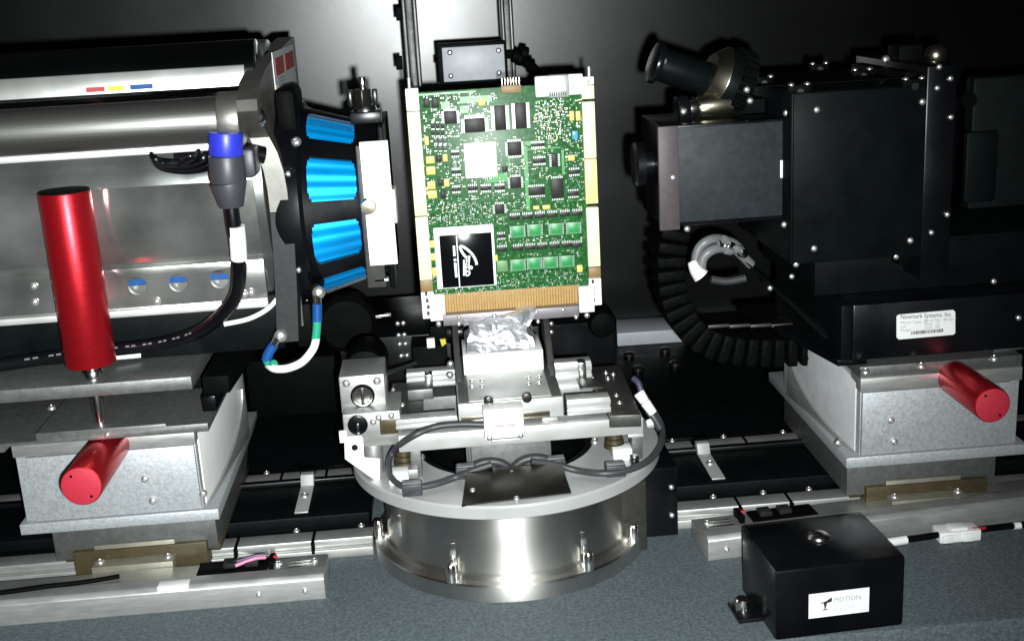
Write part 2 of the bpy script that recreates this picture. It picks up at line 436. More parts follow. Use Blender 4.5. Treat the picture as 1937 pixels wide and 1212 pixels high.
def encoder(x0, x1, label, inner, side, turn=0.0, Yf=-.099):
    t = thing('encoder_strip', label, 'encoder strip', ((x0 + x1) / 2, -.075, 0), 'encoder strips along the slab')
    part('strip_body', prism([(x0, Yf, .0), (x0, Yf, .020), (x0, Yf + .004, .024), (x0, Yf + .020, .024), (x0, Yf + .024, .019), (x0, Yf + .052, .019), (x0, Yf + .052, .0)], (x1 - x0, 0, 0), .0008), ALU, t)
    for dx in (.018, .06): screw(t, (inner + side * dx, Yf - .0002, .010), 'y', .0028)
    for dx in (.012, .045, .047): screw(t, (inner + side * dx, Yf + .040, .0195), 'z', .0032)
    part('sensor_board', box(min(inner + side * .055, inner + side * .12), max(inner + side * .055, inner + side * .12), Yf + .026, Yf + .05, .019, .0215, .0004), BLKM, t)
    for k in range(2): part('sensor_chip', box(inner + side * (.07 + .02 * k) - .006, inner + side * (.07 + .02 * k) + .006, Yf + .034, Yf + .046, .0215, .026, .0005), CHIP, t)
    p = (inner + side * .048, Yf + .04, .0265)
    part('indicator', solid([(0, .0022), (.0012, .002), (.002, .001), (.0021, .0002)], p, 'z', 12), REDW, t)
    part('pointer', box(p[0] - .006, p[0] - .001, Yf + .03, Yf + .05, .019, .0265, .0005), BLKM, t)
    for k in range(3): part('slot', box(inner + side * .016 - .012 + side * .008, inner + side * .016 + .012 + side * .008, Yf + .030 + k * .006, Yf + .0315 + k * .006, .019, .0196, .0002), CHROME, t)
    return t, Yf
t, Yf = encoder(-.75, -.1775, 'long aluminium encoder strip at the slab front, source side', -.1775, -1)
p = ay(325, 1104, Yf); part('sticker_or_reflection', box(p.x - .014, p.x + .014, Yf + .001, Yf + .013, .0200, .0252, .0006), WHT, t)
part('wire', tube([(-.262, Yf + .034, .024), (-.245, Yf + .038, .0275), (-.235, Yf + .042, .026)], .0018), PINKW, t)
part('wire', tube([(-.266, Yf + .040, .024), (-.245, Yf + .044, .0275), (-.232, Yf + .046, .026)], .0018), PURPW, t)
t, Yf = encoder(.1795, .75, 'long aluminium encoder strip behind the black label box, detector side', .1795, 1, Yf=-.089)
q_ = Vector((.1795, -.089, 0)); R_ = Matrix.Translation(q_) @ Matrix.Rotation(radians(5), 4, 'Z') @ Matrix.Translation(-q_)
t.matrix_world = R_ @ Matrix.Translation(t.location)
ec = tube([(-.55, -.082, .0265), (-.48, -.086, .0265), (-.43, -.080, .0262), (-.40, -.070, .0225), (-.37, -.062, .0215)], .0022)  # thin dark tube laid across the strip
solo('encoder_dark_line', ec, BLKM, 'thin black line lying along the encoder strip below the stage with the upright red grip', 'cable')

# ================================================================== stages (left and right)
def stage(name, label, X0, X1, hx, mir):
    """X0..X1: bottom plate; mir=-1 source side, 1 detector side"""
    t = thing(name, label, 'stage', ((X0 + X1) / 2, .03, 0), 'motor stages on the rails')
    YF = -.061
    inn = X1 if mir < 0 else X0            # edge facing the turntable
    part('shoe', box(X0 + .02, X1 - .012, YR + .002, .18, .0178, .024, .0006), ZINC, t)
    part('shoe_front', box(X0 + .032, X1 - .022, -.030, .02, .0, .034, .0008), ZINC, t)
    blk = part('carriage_block', box(X0 + .014, X1 - .012, -.018 - .006, .19, .024, .0697, .0012), PLATE, t)
    cx = (X0 + X1) / 2 + (.0 if mir < 0 else .002)
    br = part('stop_bracket', prism([(cx - .038, -.0245, .038), (cx - .038, -.0275, .038), (cx - .038, -.0275, .024), (cx - .038, -.045, .024), (cx - .038, -.045, .008), (cx - .038, -.0245, .008)], (.076, 0, 0), .0007), BEIGE, t)
    for s in (-1, 1): screw(br, (cx + s * .032, -.035, .0245), 'z', .0040)
    for dx in (-.055, -.026, .030, .058):
        screw(blk, (cx + dx, -.0245, .066), 'y', .0028)
    part('bottom_plate', box(X0, X1, YF, .205, .070, .0805, .0008), CAST, t)
    bx0, bx1 = (X0 + .005, X1 - .014) if mir < 0 else (X0 + .014, X1 - .009)
    b = part('body', box(bx0, bx1, YF + .006, .19, .0807, .157, .001), CAST, t)
    # front panel framed by lighter margins
    part('front_panel', box(bx0 + (.010 if mir < 0 else .001), bx1 - (.001 if mir < 0 else .010), YF + .002, YF + .0065, .0815, .144, .0006), CAST, b)
    part('top_strip', box(bx0 - .001, bx1 + .001, YF + .003, YF + .03, .1445, .158, .0008), ALU, b)
    for dx, dz in ((.0, .115), (.004, .093), (.050 * -mir, .096)):
        screw(b, (cx + .028 * -mir + dx - (.02 if mir > 0 else 0), YF + .0018, dz), 'y', .0038)
    # inner side cheek, taller at the back
    sx = bx1 if mir < 0 else bx0
    def sl(y, o=0.0): return sx - mir * (o + .075 * (y - YF))
    ch = part('side_cheek', prism([(sl(-.045), -.045, .0807), (sl(-.045), -.045, .150), (sl(.02), .02, .156), (sl(.085), .085, .205), (sl(.14), .14, .205), (sl(.14), .14, .0807)], (.004 * mir, 0, 0), .0004), WHT if mir < 0 else CHEEK, t)
    poly = [(sl(-.05, .003), -.05, .0807)] + [(sl(-.05 + .17 * sin(k * pi / 20), .003), -.05 + .17 * sin(k * pi / 20), .0807 + .055 * (1 - cos(k * pi / 20))) for k in range(2, 11)] + [(sl(.125, .003), .125, .0807)]
    part('curved_skirt', prism(poly, (.003 * mir, 0, 0), .0003), ALU, t)
    for sxx, yy in ((X0 + .018, -.035), (X1 - .03, -.04), ((X0 + X1) / 2 + .01, -.042), (X1 - .055, -.03)):
        screw(b, (sxx, yy, .1575), 'z', .0042)
    # reaching handle towards the operator
    hz = .1505 if mir < 0 else .152
    ye = -.152 if mir < 0 else -.135
    R = .0172 if mir < 0 else .0162
    h = part('handle', cone((hx, -.030, hz), (hx, ye, hz), R, None, 48, .0008), RED, t, 'red anodised grip reaching out level')
    e = part('end_cap', cone((hx, ye + .001, hz), (hx, ye - .0006, hz), R - .0009, None, 48, .0003), REDC, h)
    for s in (-1, 1):
        part('pin_hole', cone((hx + s * mir * .007, ye - .0004, hz + s * .0095 * mir * -1), (hx + s * mir * .007, ye - .0009, hz + s * .0095 * mir * -1), .0012, None, 12), BLKM, e)
    return t
ls = stage('source_stage', 'grey cast stage with two stacked plates and two red grips', -.4525, -.272, -.361, -1)
# stacked plates
up = part('top_plate', box(-.62, -.272, -.098, .14, .210, .2215, .0008), PLATE, ls)
lo = part('lower_plate', prism([(-.62, -.094, .164), (-.4405, -.094, .164), (-.4405, -.094, .169), (-.264, -.094, .169), (-.264, -.094, .1765), (-.300, -.094, .1765), (-.300, -.094, .179), (-.412, -.094, .179), (-.412, -.094, .172), (-.62, -.094, .172)][::-1], (0, .23, 0), .0005), PLATE, ls)
part('guide_bar', box(-.43, -.285, .0, .12, .1785, .2105, .001), BLKM, ls)
part('end_stop', prism([(-.266, -.085, .2), (-.243, -.085, .2), (-.230, .13, .2), (-.266, .13, .2)], (0, 0, .016), .0008), BLKM, ls)
part('end_stop_foot', box(-.268, -.256, -.088, .10, .185, .199, .0008), BLK2, ls)
screw(lo, (-.351, -.0942, .173), 'y', .0026); screw(lo, (-.42, -.02, .177), 'z', .004)
# upright red grip
gx, gy = -.3585, -.083
ug = part('upright_handle', cone((gx, gy, .2355), (gx, gy, .386), .0212, None, 64, .0010), RED, ls, 'upright glossy red anodised grip')
part('grip_top', cone((gx, gy, .3855), (gx, gy, .3868), .0203, None, 48, .0004), BLKM, ug)
part('spindle', cone((gx, gy, .150), (gx, gy, .236), .0052, None, 24, .0004), CHROME, ug)
part('spindle_collar', cone((gx, gy, .2216), (gx, gy, .2300), .0095, .0085, 24, .0006), CHROME, ug)

rs = stage('detector_stage', 'grey cast stage with one red grip under the black detector base', .320, .497, .4235, 1)
part('top_ledge', box(.333, .489, -.056, .06, .1575, .1690, .0008), PLATE, rs)
for px, py in ((1637, 703), (1742, 692), (1880, 678)): screw(rs, az(px, py, .1692), 'z', .0045)
part('corner_block', prism([az(1880, 668, .169), az(1937, 660, .169), az(1937, 650, .169), az(1872, 655, .169)], (0, 0, .006), .0006), PLATE, rs)

# ================================================================== x-ray source
AZ, AY = .344, .03
HY = .062
src = thing('xray_source', 'polished cylindrical x-ray source with flange and black nose of blue windows', 'x-ray source', (-.40, .02, .222))
HZ = .365
house = part('housing', cone((-.80, HY, HZ), (-.198, HY, HZ), .120, None, 128, .001), STEEL, src)
arc = [radians(8 - 2.5 * k) for k in range(29)]
wrap = [(-.80, HY - .1225 * cos(a), HZ + .1225 * sin(a)) for a in arc] + [(-.80, HY - .1190 * cos(a), HZ + .1190 * sin(a)) for a in reversed(arc)]
part('lit_wrap_sheet', prism(wrap, (.594, 0, 0), 0), STEELL, src)  # added lower shell, brighter for the light the housing reflects there
part('upper_pipe', cone((-.80, -.008, .4675), (-.198, -.008, .4675), .030, None, 64, .0008), STEELT, src)
part('rear_cover', cone((-.80, .07, .432), (-.198, .07, .432), .062, None, 64, .0008), STEEL, src)
fa = ay(200, 178, -.040); fbq = ay(200, 138, -.034)
part('facet_strip', prism([(-.80, -.042, fa.z), (-.80, -.0375, fbq.z), (-.80, -.030, fbq.z), (-.80, -.030, fa.z)], (.594, 0, 0), .0006), FACET, src)
ry, rz = -.092, .4375
rod = part('tie_rod', cone((-.80, ry, rz), (-.205, ry, rz), .0188, None, 48, .0006), ROD, src)
part('rod_collar', cone((-.2215, ry, rz), (-.2040, ry, rz), .0222, None, 48, .0010), FLG, rod)
part('rod_tip', solid([(-.1896, .0075), (-.187, .0070), (-.185, .005), (-.1845, .0005)], (0, ry, rz), 'x', 24), CHROME, rod)
part('edge_trim', box(-.80, -.214, -.092, -.086, .4128, .4185, .0006), ALUB, src)
# flange: shaped plate, an ear forward at the rod, hollowed below it, on a straight dark foot
FX = -.2045
def loft(rows, w, yb):
    """stack of rectangles: front-left corner p, width w in x, back at yb"""
    t = nb(); R_ = []
    for p in rows: R_.append([t.verts.new(q) for q in ((p.x, p.y, p.z), (p.x + w, p.y, p.z), (p.x + w, yb, p.z), (p.x, yb, p.z))])
    for A, B in zip(R_, R_[1:]):
        for k in range(4): t.faces.new((A[k], A[(k + 1) % 4], B[(k + 1) % 4], B[k]))
    t.faces.new(R_[0]); t.faces.new(R_[-1][::-1])
    bmesh.ops.recalc_face_normals(t, faces=t.faces)
    return t
rows = [Vector((FX, .20, .4905))] + [ax(x, y, FX) for x, y in ((510, 84), (486, 106), (466, 132), (453, 160), (447, 190), (448, 212), (458, 238), (472, 262))] + [ay(x, y, -.064) for x, y in ((488, 292), (499, 325), (506, 360), (511, 402))]
part('flange', loft(rows, .0165, .215), FLG, src)
part('flange_foot', loft([ay(x, y, -.064) for x, y in ((511, 403.5), (516, 470), (521, 560), (524, 648))], .019, .16), FOOTM, src)
part('foot_edge', fb((557, 618), (563, 506), -.035, .006, .0005), PLATE, src)
part('foot_block', box(-.1862, -.172, -.034, .06, .222, .262, .001), BLKM, src)
screw(src, ax(533, 402, -.1862) + Vector((.001, 0, 0)), 'X', .004)
# warning label on the flange face, towards the nose
lx = -.1878
def lab(y0, y1, z0, z1, d, m, nm, par):
    f = lambda y: .012 + (y + .068) * 1.55
    return part(nm, box(lx - .0002, lx + .0003 + d, f(y0), f(y1), z0, z1, 0), m, par)
wl_ = lab(-.068, .045, .372, .484, .0002, LBLG, 'warning_label', src)
lab(-.060, -.018, .462, .478, .0005, INKR, 'label_block', wl_); lab(-.010, .040, .462, .478, .0005, INKR, 'label_block', wl_)
lab(-.058, -.016, .418, .438, .0005, INKY, 'label_block', wl_); lab(-.008, .040, .418, .438, .0005, INKY, 'label_block', wl_)
lab(-.065, -.061, .382, .455, .0005, INKY, 'label_block', wl_)
for k in range(5): lab(-.056, -.02, .446 + k * .003, .4472 + k * .003, .0005, INKG, 'label_line', wl_)
# nose
part('nose_ring', lathe([(-.1905, .03), (-.1905, .094), (-.184, .096), (-.169, .096), (-.1661, .0935), (-.1661, .03)], (0, AY, AZ), 'x', 96), BLK2, src)
part('ring_lug', box(-.183, -.165, -.045, .020, .418, .455, .008), BLKM, src)
p = ax(569, 215, -.1545); screw(src, (-.168, AY - .072, AZ + .066), (-.1, -.72, .66), .0045)
for th in (25, -28, -60): screw(src, (-.176, AY - .0965 * cos(radians(th)), AZ + .0965 * sin(radians(th))), (0, -cos(radians(th)), sin(radians(th))), .0026)
# conical cage with nine windows
NW = 9
def cage():
    t = nb(); seg = 216; xs = [-.1660, -.1612, -.1602, -.1584, -.1222, -.1204, -.1194, -.1135]
    rs_ = [.0890 - .0155 * (x + .1660) / .0525 for x in xs]
    a0 = radians(23)
    grid = [[t.verts.new((x, AY - r * cos(a0 + 2 * pi * k / seg), AZ + r * sin(a0 + 2 * pi * k / seg))) for k in range(seg)] for x, r in zip(xs, rs_)]
    per = seg // NW
    inset = [99, 7, 5, 4, 5, 7, 99]
    for i in range(7):
        for k in range(seg):
            kk = (k + per // 2) % per
            if inset[i] <= kk <= per - 1 - inset[i]: continue
            t.faces.new((grid[i][k], grid[i][(k + 1) % seg], grid[i + 1][(k + 1) % seg], grid[i + 1][k]))
    bmesh.ops.recalc_face_normals(t, faces=t.faces)
    bmesh.ops.solidify(t, geom=t.faces[:], thickness=.0035)
    return t
cage_o = part('window_cage', cage(), BLK2, src)
rr = random.Random(3)
for w in range(NW):
    ac = radians(23) + 2 * pi * w / NW
    t = nb(); n = 26; half = radians(15.5); rows = []
    for i, (x, r) in enumerate(((-.1615, .0845), (-.140, .0785), (-.1190, .0725))):
        row = []
        for k in range(n + 1):
            th = ac - half + 2 * half * k / n
            rk = r + .0005 * sin(k * 2 * pi / 7 + w) + rr.uniform(-.00006, .00006)
            row.append(t.verts.new((x, AY - rk * cos(th), AZ + rk * sin(th))))
        rows.append(row)
    for A, B in zip(rows, rows[1:]):
        for k in range(n): t.faces.new((A[k], A[k + 1], B[k + 1], B[k]))
    bmesh.ops.recalc_face_normals(t, faces=t.faces)
    part('blue_window', t, BFOIL, cage_o)
part('front_plate', lathe([(-.1135, .02), (-.1135, .0735), (-.112, .0750), (-.098, .0750), (-.096, .0735), (-.096, .02)], (0, AY, AZ), 'x', 96), BLK2, src)
part('side_rail', box(-.1165, -.1000, -.060, -.046, .279, .405, .0012), PLATED, src)
br = part('nose_bar', fb((700, 503), (733, 266), -.066, .007, .0006), CER, src)
part('thumb_screw', solid([(0, .0072), (-.004, .0072), (-.006, .006), (-.0065, .001)], ay(697, 390, -.072), 'y', 24), BRASS, src)
part('face_frame', box(-.0965, -.0915, -.060, .08, .278, .420, .0012), BLK, src)
part('bar_hook', fb((708, 534), (735, 527), -.060, .01, .0005), ALUB, src)
q = ay(742, 300, -.05)
for z in (.395, .372, .335, .31): screw(src, (-.0913, -.045, z), 'X', .003)
part('face_block', box(-.0920, -.0855, -.058, -.03, .335, .365, .001), ALUB, src)
# top fitting
p = ay(692, 218, -.03)
ft = part('top_fitting', box(p.x - .013, p.x + .014, -.045, -.015, p.z - .006, p.z + .004, .001), BLK2, src)
part('fitting_base', cone((p.x, -.03, p.z + .003), (p.x, -.03, p.z + .009), .011, .009, 24, .0006), CHROME, ft)
part('fitting_fork', box(p.x - .0145, p.x - .010, -.036, -.024, p.z + .008, p.z + .022, .001), BLK2, ft)
part('fitting_fork', box(p.x + .007, p.x + .0115, -.036, -.024, p.z + .008, p.z + .022, .001), BLK2, ft)
part('fitting_nut', cone((p.x - .0015, -.03, p.z + .008), (p.x - .0015, -.03, p.z + .0225), .0085, None, 6, .0005), GUN, ft)
part('fitting_stud', cone((p.x - .0005, -.03, p.z + .022), (p.x - .0005, -.03, p.z + .033), .0032, None, 16, .0004), CHROME, ft)
# black base under the housing, skirt with holes
part('base_beam', box(-.80, -.198, -.034, .13, .222, .273, .0015), BLK, src)
hy = -.052
hol = [ay(260, 541, hy), ay(337, 535, hy), ay(415, 528, hy)]
hz_ = hol[1].z
sk = cut(box(-.80, -.206, hy, hy + .005, hz_ - .021, hz_ + .016, .0006), [cone((h.x, hy - .02, h.z), (h.x, hy + .02, h.z), .0082, None, 32) for h in hol])
part('skirt', sk, STEELL, src)
part('skirt_lip', box(-.80, -.206, hy - .003, hy + .005, hz_ - .027, hz_ - .0212, .0006), ALUB, src)
part('skirt_backing', box(-.36, -.22, hy + .012, hy + .014, hz_ - .002, hz_ + .014, .0), NAVY, src)
part('skirt_ledge', box(-.36, -.22, hy + .010, hy + .014, hz_ - .018, hz_ - .002, .0), PLATE, src)
for px, py in ((64, 541), (66, 571), (297, 570), (462, 556), (475, 553)): screw(src, ay(px, py, hy - .0005), 'y', .0034)
# reflection of a coloured sticker, put on as flat colour patches
for px0, px1, m in ((163, 198, INKR), (205, 235, INKY), (247, 290, NAVY)):
    a_, b_ = ay(px0, 174, -.0425), ay(px1, 174, -.0425)
    part('sticker_or_reflection', prism([(a_.x, -.0425, fa.z + .0022), (b_.x, -.0425, fa.z + .0022), (b_.x, -.0418, fa.z + .0062), (a_.x, -.0418, fa.z + .0062)], (0, .002, 0), 0), m, src)

# cables on the source
pc = thing('power_cable', 'thick black cable hanging from a plug with a blue collar', 'cable', ay(440, 640, -.1))
YP = -.112
c0 = ay(427, 250, YP); c1 = ay(428, 294, YP); c2 = ay(432, 345, YP); c3 = ay(438, 392, YP)
part('blue_collar', cone(c0, c1, .0138, .0138, 32, .0008), BLUEP, pc)
part('plug_body', cone(c1, c2, .0146, .0150, 32, .0010), PLUGG, pc)
part('plug_neck', cone(c2, c3, .0150, .0098, 32, .0010), PLUGG, pc)
part('plug_side', box(c1.x + .010, c1.x + .022, YP, YP + .03, c2.z + .002, c1.z + .004, .003), PLUGG, pc)
pts = [c3 + Vector((0, 0, .01)), ay(441, 420, YP), ay(449, 470, YP + .004), ay(452, 520, YP + .012), ay(444, 562, YP + .03), ay(415, 600, YP + .042), ay(365, 632, YP + .052), ay(300, 650, YP + .058), ay(215, 661, YP + .060), ay(120, 672, YP + .06), ay(0, 690, YP + .06), ay(-120, 705, YP + .06)]
part('cable', tube(pts, .0062, 14), BLK2, pc)
part('sleeve', tube([ay(447, 427, YP - .0002), ay(450, 458, YP + .002), ay(452, 489, YP + .006)], .0070, 16), WHT, pc)
cp = smooth_path(pts)
for i in range(46, 78):
    if i % 3 == 2: continue
    a_, b_ = cp[i], cp[i] * .35 + cp[i + 1] * .65
    o_ = Vector((0, -.0058, .0024))
    part('print_mark', prism([a_ + o_, b_ + o_, b_ + o_ + Vector((0, .0003, .0013)), a_ + o_ + Vector((0, .0003, .0013))], (0, -.0003, 0), 0), HOSE, pc)
wc = tube([ay(526, 563, -.06), ay(505, 585, -.065), ay(470, 603, -.07), ay(424, 613, -.072)], .0022)
solo('white_lead', wc, WHT, 'short thin white lead curving out from behind the flange foot', 'cable')
wc2 = tube([ay(-150, 700, -.04), ay(0, 682, -.045), ay(100, 680, -.048), ay(200, 676, -.048), ay(266, 671, -.04)], .0028)
solo('white_lead', wc2, WHT, 'thin white lead lying on the top plate behind the upright red grip', 'cable')
bc = nb()
cd_ = thing('coiled_cord', 'small coil of thin black cord tucked under the tie rod', 'cord', ay(340, 310, -.090))
for k in range(4):
    c = ay(332 + 8 * k, 285 + 3 * k, -.090 + .004 * k); R = .013 + .002 * k
    part('cord_loop', tube([c + Vector((R * 1.5 * cos(a), .004 * sin(3 * a), R * .75 * sin(a))) for a in [2 * pi * i / 10 for i in range(11)]], .0022, 8), BLK2, cd_)
part('cord_tail', tube([ay(335, 302, -.085), ay(360, 296, -.08), ay(385, 288, -.08), ay(440, 284, -.078), ay(500, 294, -.07)], .0075, 10), BLK2, cd_)
# earth wire
ew = thing('earth_wire', 'white earth wire with blue crimps looping below the black nose', 'wire', ay(560, 690, -.07))
YE = -.072
part('wire', tube([ay(598, 640, YE), ay(592, 660, YE - .004), ay(572, 684, YE - .008), ay(545, 696, YE - .010), ay(520, 697, YE - .008), ay(508, 690, YE)], .0036), WHT, ew)
part('sleeve', tube([ay(600, 606, YE), ay(599, 625, YE), ay(597, 643, YE)], .0038), GRNW, ew)
part('sleeve', tube([ay(519, 688, YE - .006), ay(511, 690, YE - .002), ay(504, 680, YE)], .0038), GRNW, ew)
part('crimp', tube([ay(600, 574, YE), ay(600, 590, YE), ay(600, 607, YE)], .0044), NAVY, ew)
part('crimp', tube([ay(504, 682, YE), ay(508, 668, YE), ay(518, 652, YE)], .0046), NAVY, ew)
for (a_, b_) in (((601, 577), (599, 552)), ((516, 654), (527, 634))):
    A_, B_ = ay(*a_, YE), ay(*b_, YE + .008)
    part('lug', cone(A_, B_, .0035, .0045, 16), CHROME, ew); screw(ew, B_ + Vector((.002, -.003, 0)), 'y', .0058)
part('lug_post', box(ay(590, 560, YE).x, ay(606, 560, YE).x, YE + .006, YE + .05, ay(600, 562, YE).z, ay(600, 540, YE).z, .001), BLKM, ew)
part('lug_post', box(ay(519, 640, YE).x, ay(536, 640, YE).x, YE + .006, YE + .02, ay(527, 642, YE).z, ay(527, 628, YE).z, .001), BLKM, ew)

# ================================================================== turntable
tt = thing('turntable', 'round steel turntable with a polished drum and broad aluminium rim', 'turntable', (0, 0, 0))
part('base_flange', lathe([(0, .06), (0, .1345), (.0010, .1352), (.0150, .1352), (.0165, .1340), (.0165, .06)], (0, 0, 0), 'z', 160), DRUM, tt)
part('drum', lathe([(.0166, .095), (.0166, .1265), (.0205, .1255), (.0225, .1225), (.0855, .1225), (.0855, .095)], (0, 0, 0), 'z', 160), DRUM, tt)
part('disc', lathe([(.0856, .0852), (.0856, .1485), (.0868, .1500), (.0965, .1500), (.0985, .1483), (.0985, .0860), (.0975, .0852)], (0, .004, 0), 'z', 200), DISC, tt)
part('bore_liner', lathe([(.03, .078), (.03, .0851), (.0970, .0851), (.0970, .078)], (0, .004, 0), 'z', 96), BLKM, tt)
for ang in (-118, -61, -176, -30):
    x, y = .131 * cos(radians(ang)), .131 * sin(radians(ang))
    part('flange_bolt', solid([(.016, .0048), (.030, .0048), (.0325, .0035), (.0325, .0005)], (x, y, 0), 'z', 20), CHROME, tt)
for ang, zz in ((-150, .05), (-118, .04), (-61, .04)):
    x, y = .1226 * cos(radians(ang)), .1226 * sin(radians(ang))
    part('drum_slot', box(x - .004, x + .004, y - .0006, y + .004, zz - .012, zz + .01, .0005), CHROME, tt)
mb = thing('drive_box', 'black screwed box beside the turntable drum, between the rails', 'drive box', (.15, .0, 0))
a = ay(1228, 1000, -.03); b = ay(1281, 882, -.03)
part('housing', box(.118, b.x, -.03, .06, 0, b.z, .0015), BLK2, mb)
for px, py in ((1270, 921), (1214, 951), (1271, 974)): screw(mb, ay(px, py, -.0304), 'y', .0028)
part('drive_wedge', prism([(.095, -.07, .0), (.128, -.055, .0), (.128, -.055, .072), (.095, -.07, .072)], (0, .03, 0), .001), PLATED, mb)

# ================================================================== XY stage on the disc
xy = thing('sample_stage', 'bright two-axis positioning stage bolted on the turntable rim', 'positioning stage', (0, 0, .0985))
ZB0, ZB1 = .1255, .1415
YBM = -.070
part('front_beam', box(-.101, .1245, YBM, YBM + .022, ZB0, ZB1, .0008), ALUB, xy)
part('beam_toe', box(.110, .1245, YBM - .001, YBM + .022, .1225, ZB0, .0006), ALUB, xy)
for dx in (-.0865, .119): part('beam_foot', box(dx - .005, dx + .005, YBM + .004, YBM + .022, .0985, ZB0, .0008), PLATE, xy)
def ribs(x0, x1, y, z0, z1, n, nm):
    bm = box(x0, x1, y, y + .016, z0, z1, .0005)
    h = (z1 - z0) / n
    for k in range(n): box(x0 - .0003, x1 + .0003, y - .0016, y + .001, z0 + h * k + h * .15, z0 + h * k + h * .8, .0003, bm)
    return part(nm, bm, ALUB, xy)
ribs(.056, .096, -.060, .1448, .160, 2, 'guide_rail'); ribs(-.102, -.046, -.062, .1448, .154, 2, 'guide_rail')
a = ay(771, 735, .05); b = ay(856, 696, .05); ribs(a.x, -.040, .05, a.z, b.z - .002, 3, 'guide_rail')
a = ay(1045, 735, .05); b = ay(1118, 682, .05); ribs(.046, b.x, .05, .128, b.z, 3, 'guide_rail')
part('rear_beam', box(-.095, .095, .052, .09, .0985, .134, .0008), PLATE, xy)
pr = part('side_plate', prism([az(1152, 786, .146), az(1213, 784, .146), az(1172, 690, .146), az(1112, 694, .146)], (0, 0, -.012), .0008), PLATED, xy)
pl = part('side_plate', prism([az(727, 800, .146), az(800, 795, .146), az(800, 722, .146), az(742, 724, .146)], (0, 0, -.012), .0008), PLATED, xy)
for px, py in ((1116, 707), (1146, 705), (1150, 716), (1122, 717), (1166, 748), (1172, 762), (1093, 752), (1160, 708)): screw(pr, az(px, py, .1462), 'z', .0026)
for px, py in ((744, 738), (745, 748), (745, 762), (761, 766)): screw(pl, az(px, py, .1462), 'z', .0028)
for px, py in ((812, 728), (1101, 705)):
    p = ay(px, py, .040); part('slide_pin', box(p.x - .004, p.x + .004, .036, .049, p.z - .010, p.z + .012, .001), CHROME, xy)
p = ay(795, 750, .02); part('slide_block', box(p.x - .012, p.x + .013, .012, .036, .146, p.z + .010, .001), PLATE, xy)
p = ay(1110, 735, .02); part('slide_block', box(p.x - .008, p.x + .014, .005, .036, .146, p.z + .006, .001), PLATED, xy)
# carriage
cz0, cz1 = .1448, .1640
cr = part('carriage', box(-.0445, .0525, -.0600, .088, cz0, cz1, .0008), ALUB, xy)
part('carriage_slot', fb((873, 801), (1040, 776), -.0612, .003, .0003, z1=ay(955, 783, -.0612).z), BRASS, cr)
part('slot_tab', fb((892, 800), (918, 793), -.0618, .003, .0003), TIN, cr); part('slot_tab', fb((1026, 797), (1055, 789), -.0618, .003, .0003), TIN, cr)
part('carriage_deck', box(-.0435, .0515, -.0590, .087, cz1, cz1 + .0007, .0003), PLATE, cr)
top = part('carriage_top_glare', box(-.034, .042, -.0585, .075, cz1 + .0007, cz1 + .0017, .0003), ALUB, cr)  # bright centre: flash glare on the deck put into the colour
for px in (893, 912, 1000, 1020):
    for py in (721, 732): screw(top, az(px, py - (px - 900) * .06, cz1 + .0014), 'z', .0028)
for px, py in ((924, 755), (996, 748)): 
    p = ay(px, py, -.0606); part('cap_screw', cone((p.x, -.066, p.z - .001), (p.x, -.058, p.z - .001), .0045, None, 20, .0006), GUN, cr)
for sx, pxy in ((-1, (855, 690)), (1, (1040, 675))):
    x = -.0445 if sx < 0 else .0525
    part('side_bracket', prism([(x, .0, cz1), (x, .085, cz1), (x, .085, .215), (x, .055, .215)], (.006 * -sx, 0, 0), .0008), PLATED, xy)
for px, py in ((852, 688), (851, 709), (1040, 677), (1043, 694)): screw(xy, ay(px, py, .03), 'y', .0035)
pb = part('pedestal', fb((878, 709), (1027, 661), .020, .055, .0008, z0=cz1 + .001), CER, xy)
# white cable plug on the carriage front
cpl = part('front_plug', fb((917, 832), (990, 770), -.088, .020, .0018), CLEAR, xy)
part('plug_label', fb((925, 808), (984, 779), -.0884, .001, .0), LBL, cpl)
for k in range(3): part('plug_print', fb((930 + 4 * k, 806 - 8 * k), (975 - 6 * k, 804 - 8 * k), -.0886, .0006, 0), INKG if k else INKR, cpl)
for q_ in ((926, 828), (985, 823)): screw(cpl, ay(*q_, -.0882), 'y', .0026)
part('plug_foot', fb((930, 838), (985, 828), -.084, .02, .0006), ALUB, cpl)
# post in the bore
part('centre_post', box(-.040, .040, -.052, .0, .055, .128, .001), PLATE, xy)
for dx in (-.0385, -.036): part('post_edge', box(dx, dx + .0012, -.0535, -.05, .06, .128, .0003), PLATED, xy)
# left drives
a = ay(646, 772, -.035); b = ay(726, 707, -.035)
d1 = part('upper_drive', box(a.x, b.x, -.035, .02, .150, b.z, .0010), ALU, xy)
part('drive_motor', cone(((a.x + b.x) / 2, .02, b.z - .014), ((a.x + b.x) / 2, .075, b.z - .014), .021, None, 32, .002), BLKM, d1)
p = ay(686, 748, -.0355); part('dial', lathe([(0, .0), (0, .0095), (-.003, .0095), (-.003, .0075), (-.0012, .0072), (-.0012, .0)], (p.x, -.0355, p.z), 'y', 40), CHROME, d1)
part('dial_slot', box(p.x - .0015, p.x + .0015, -.0395, -.036, p.z - .008, p.z + .008, .0003), GUN, d1)
part('dial_ring', lathe([(0, .0096), (0, .0112), (-.0014, .0112), (-.0014, .0096)], (p.x, -.0355, p.z), 'y', 40), BLKM, d1)
for px, py in ((655, 725), (713, 720)): screw(d1, ay(px, py, -.0353), 'y', .0038)
part('drive_step', box(a.x + .002, b.x + .006, -.052, -.034, .152, .160, .0008), PLATED, xy)
a = ay(652, 830, -.056); b = ay(756, 776, -.056)
d2 = part('lower_drive', box(a.x, b.x, -.056, .0, .128, b.z, .0010), ALU, xy)
p = ay(677, 802, -.0565); part('dial', cone((p.x, -.0605, p.z), (p.x, -.0555, p.z), .0092, None, 40, .0008), BLK2, d2)
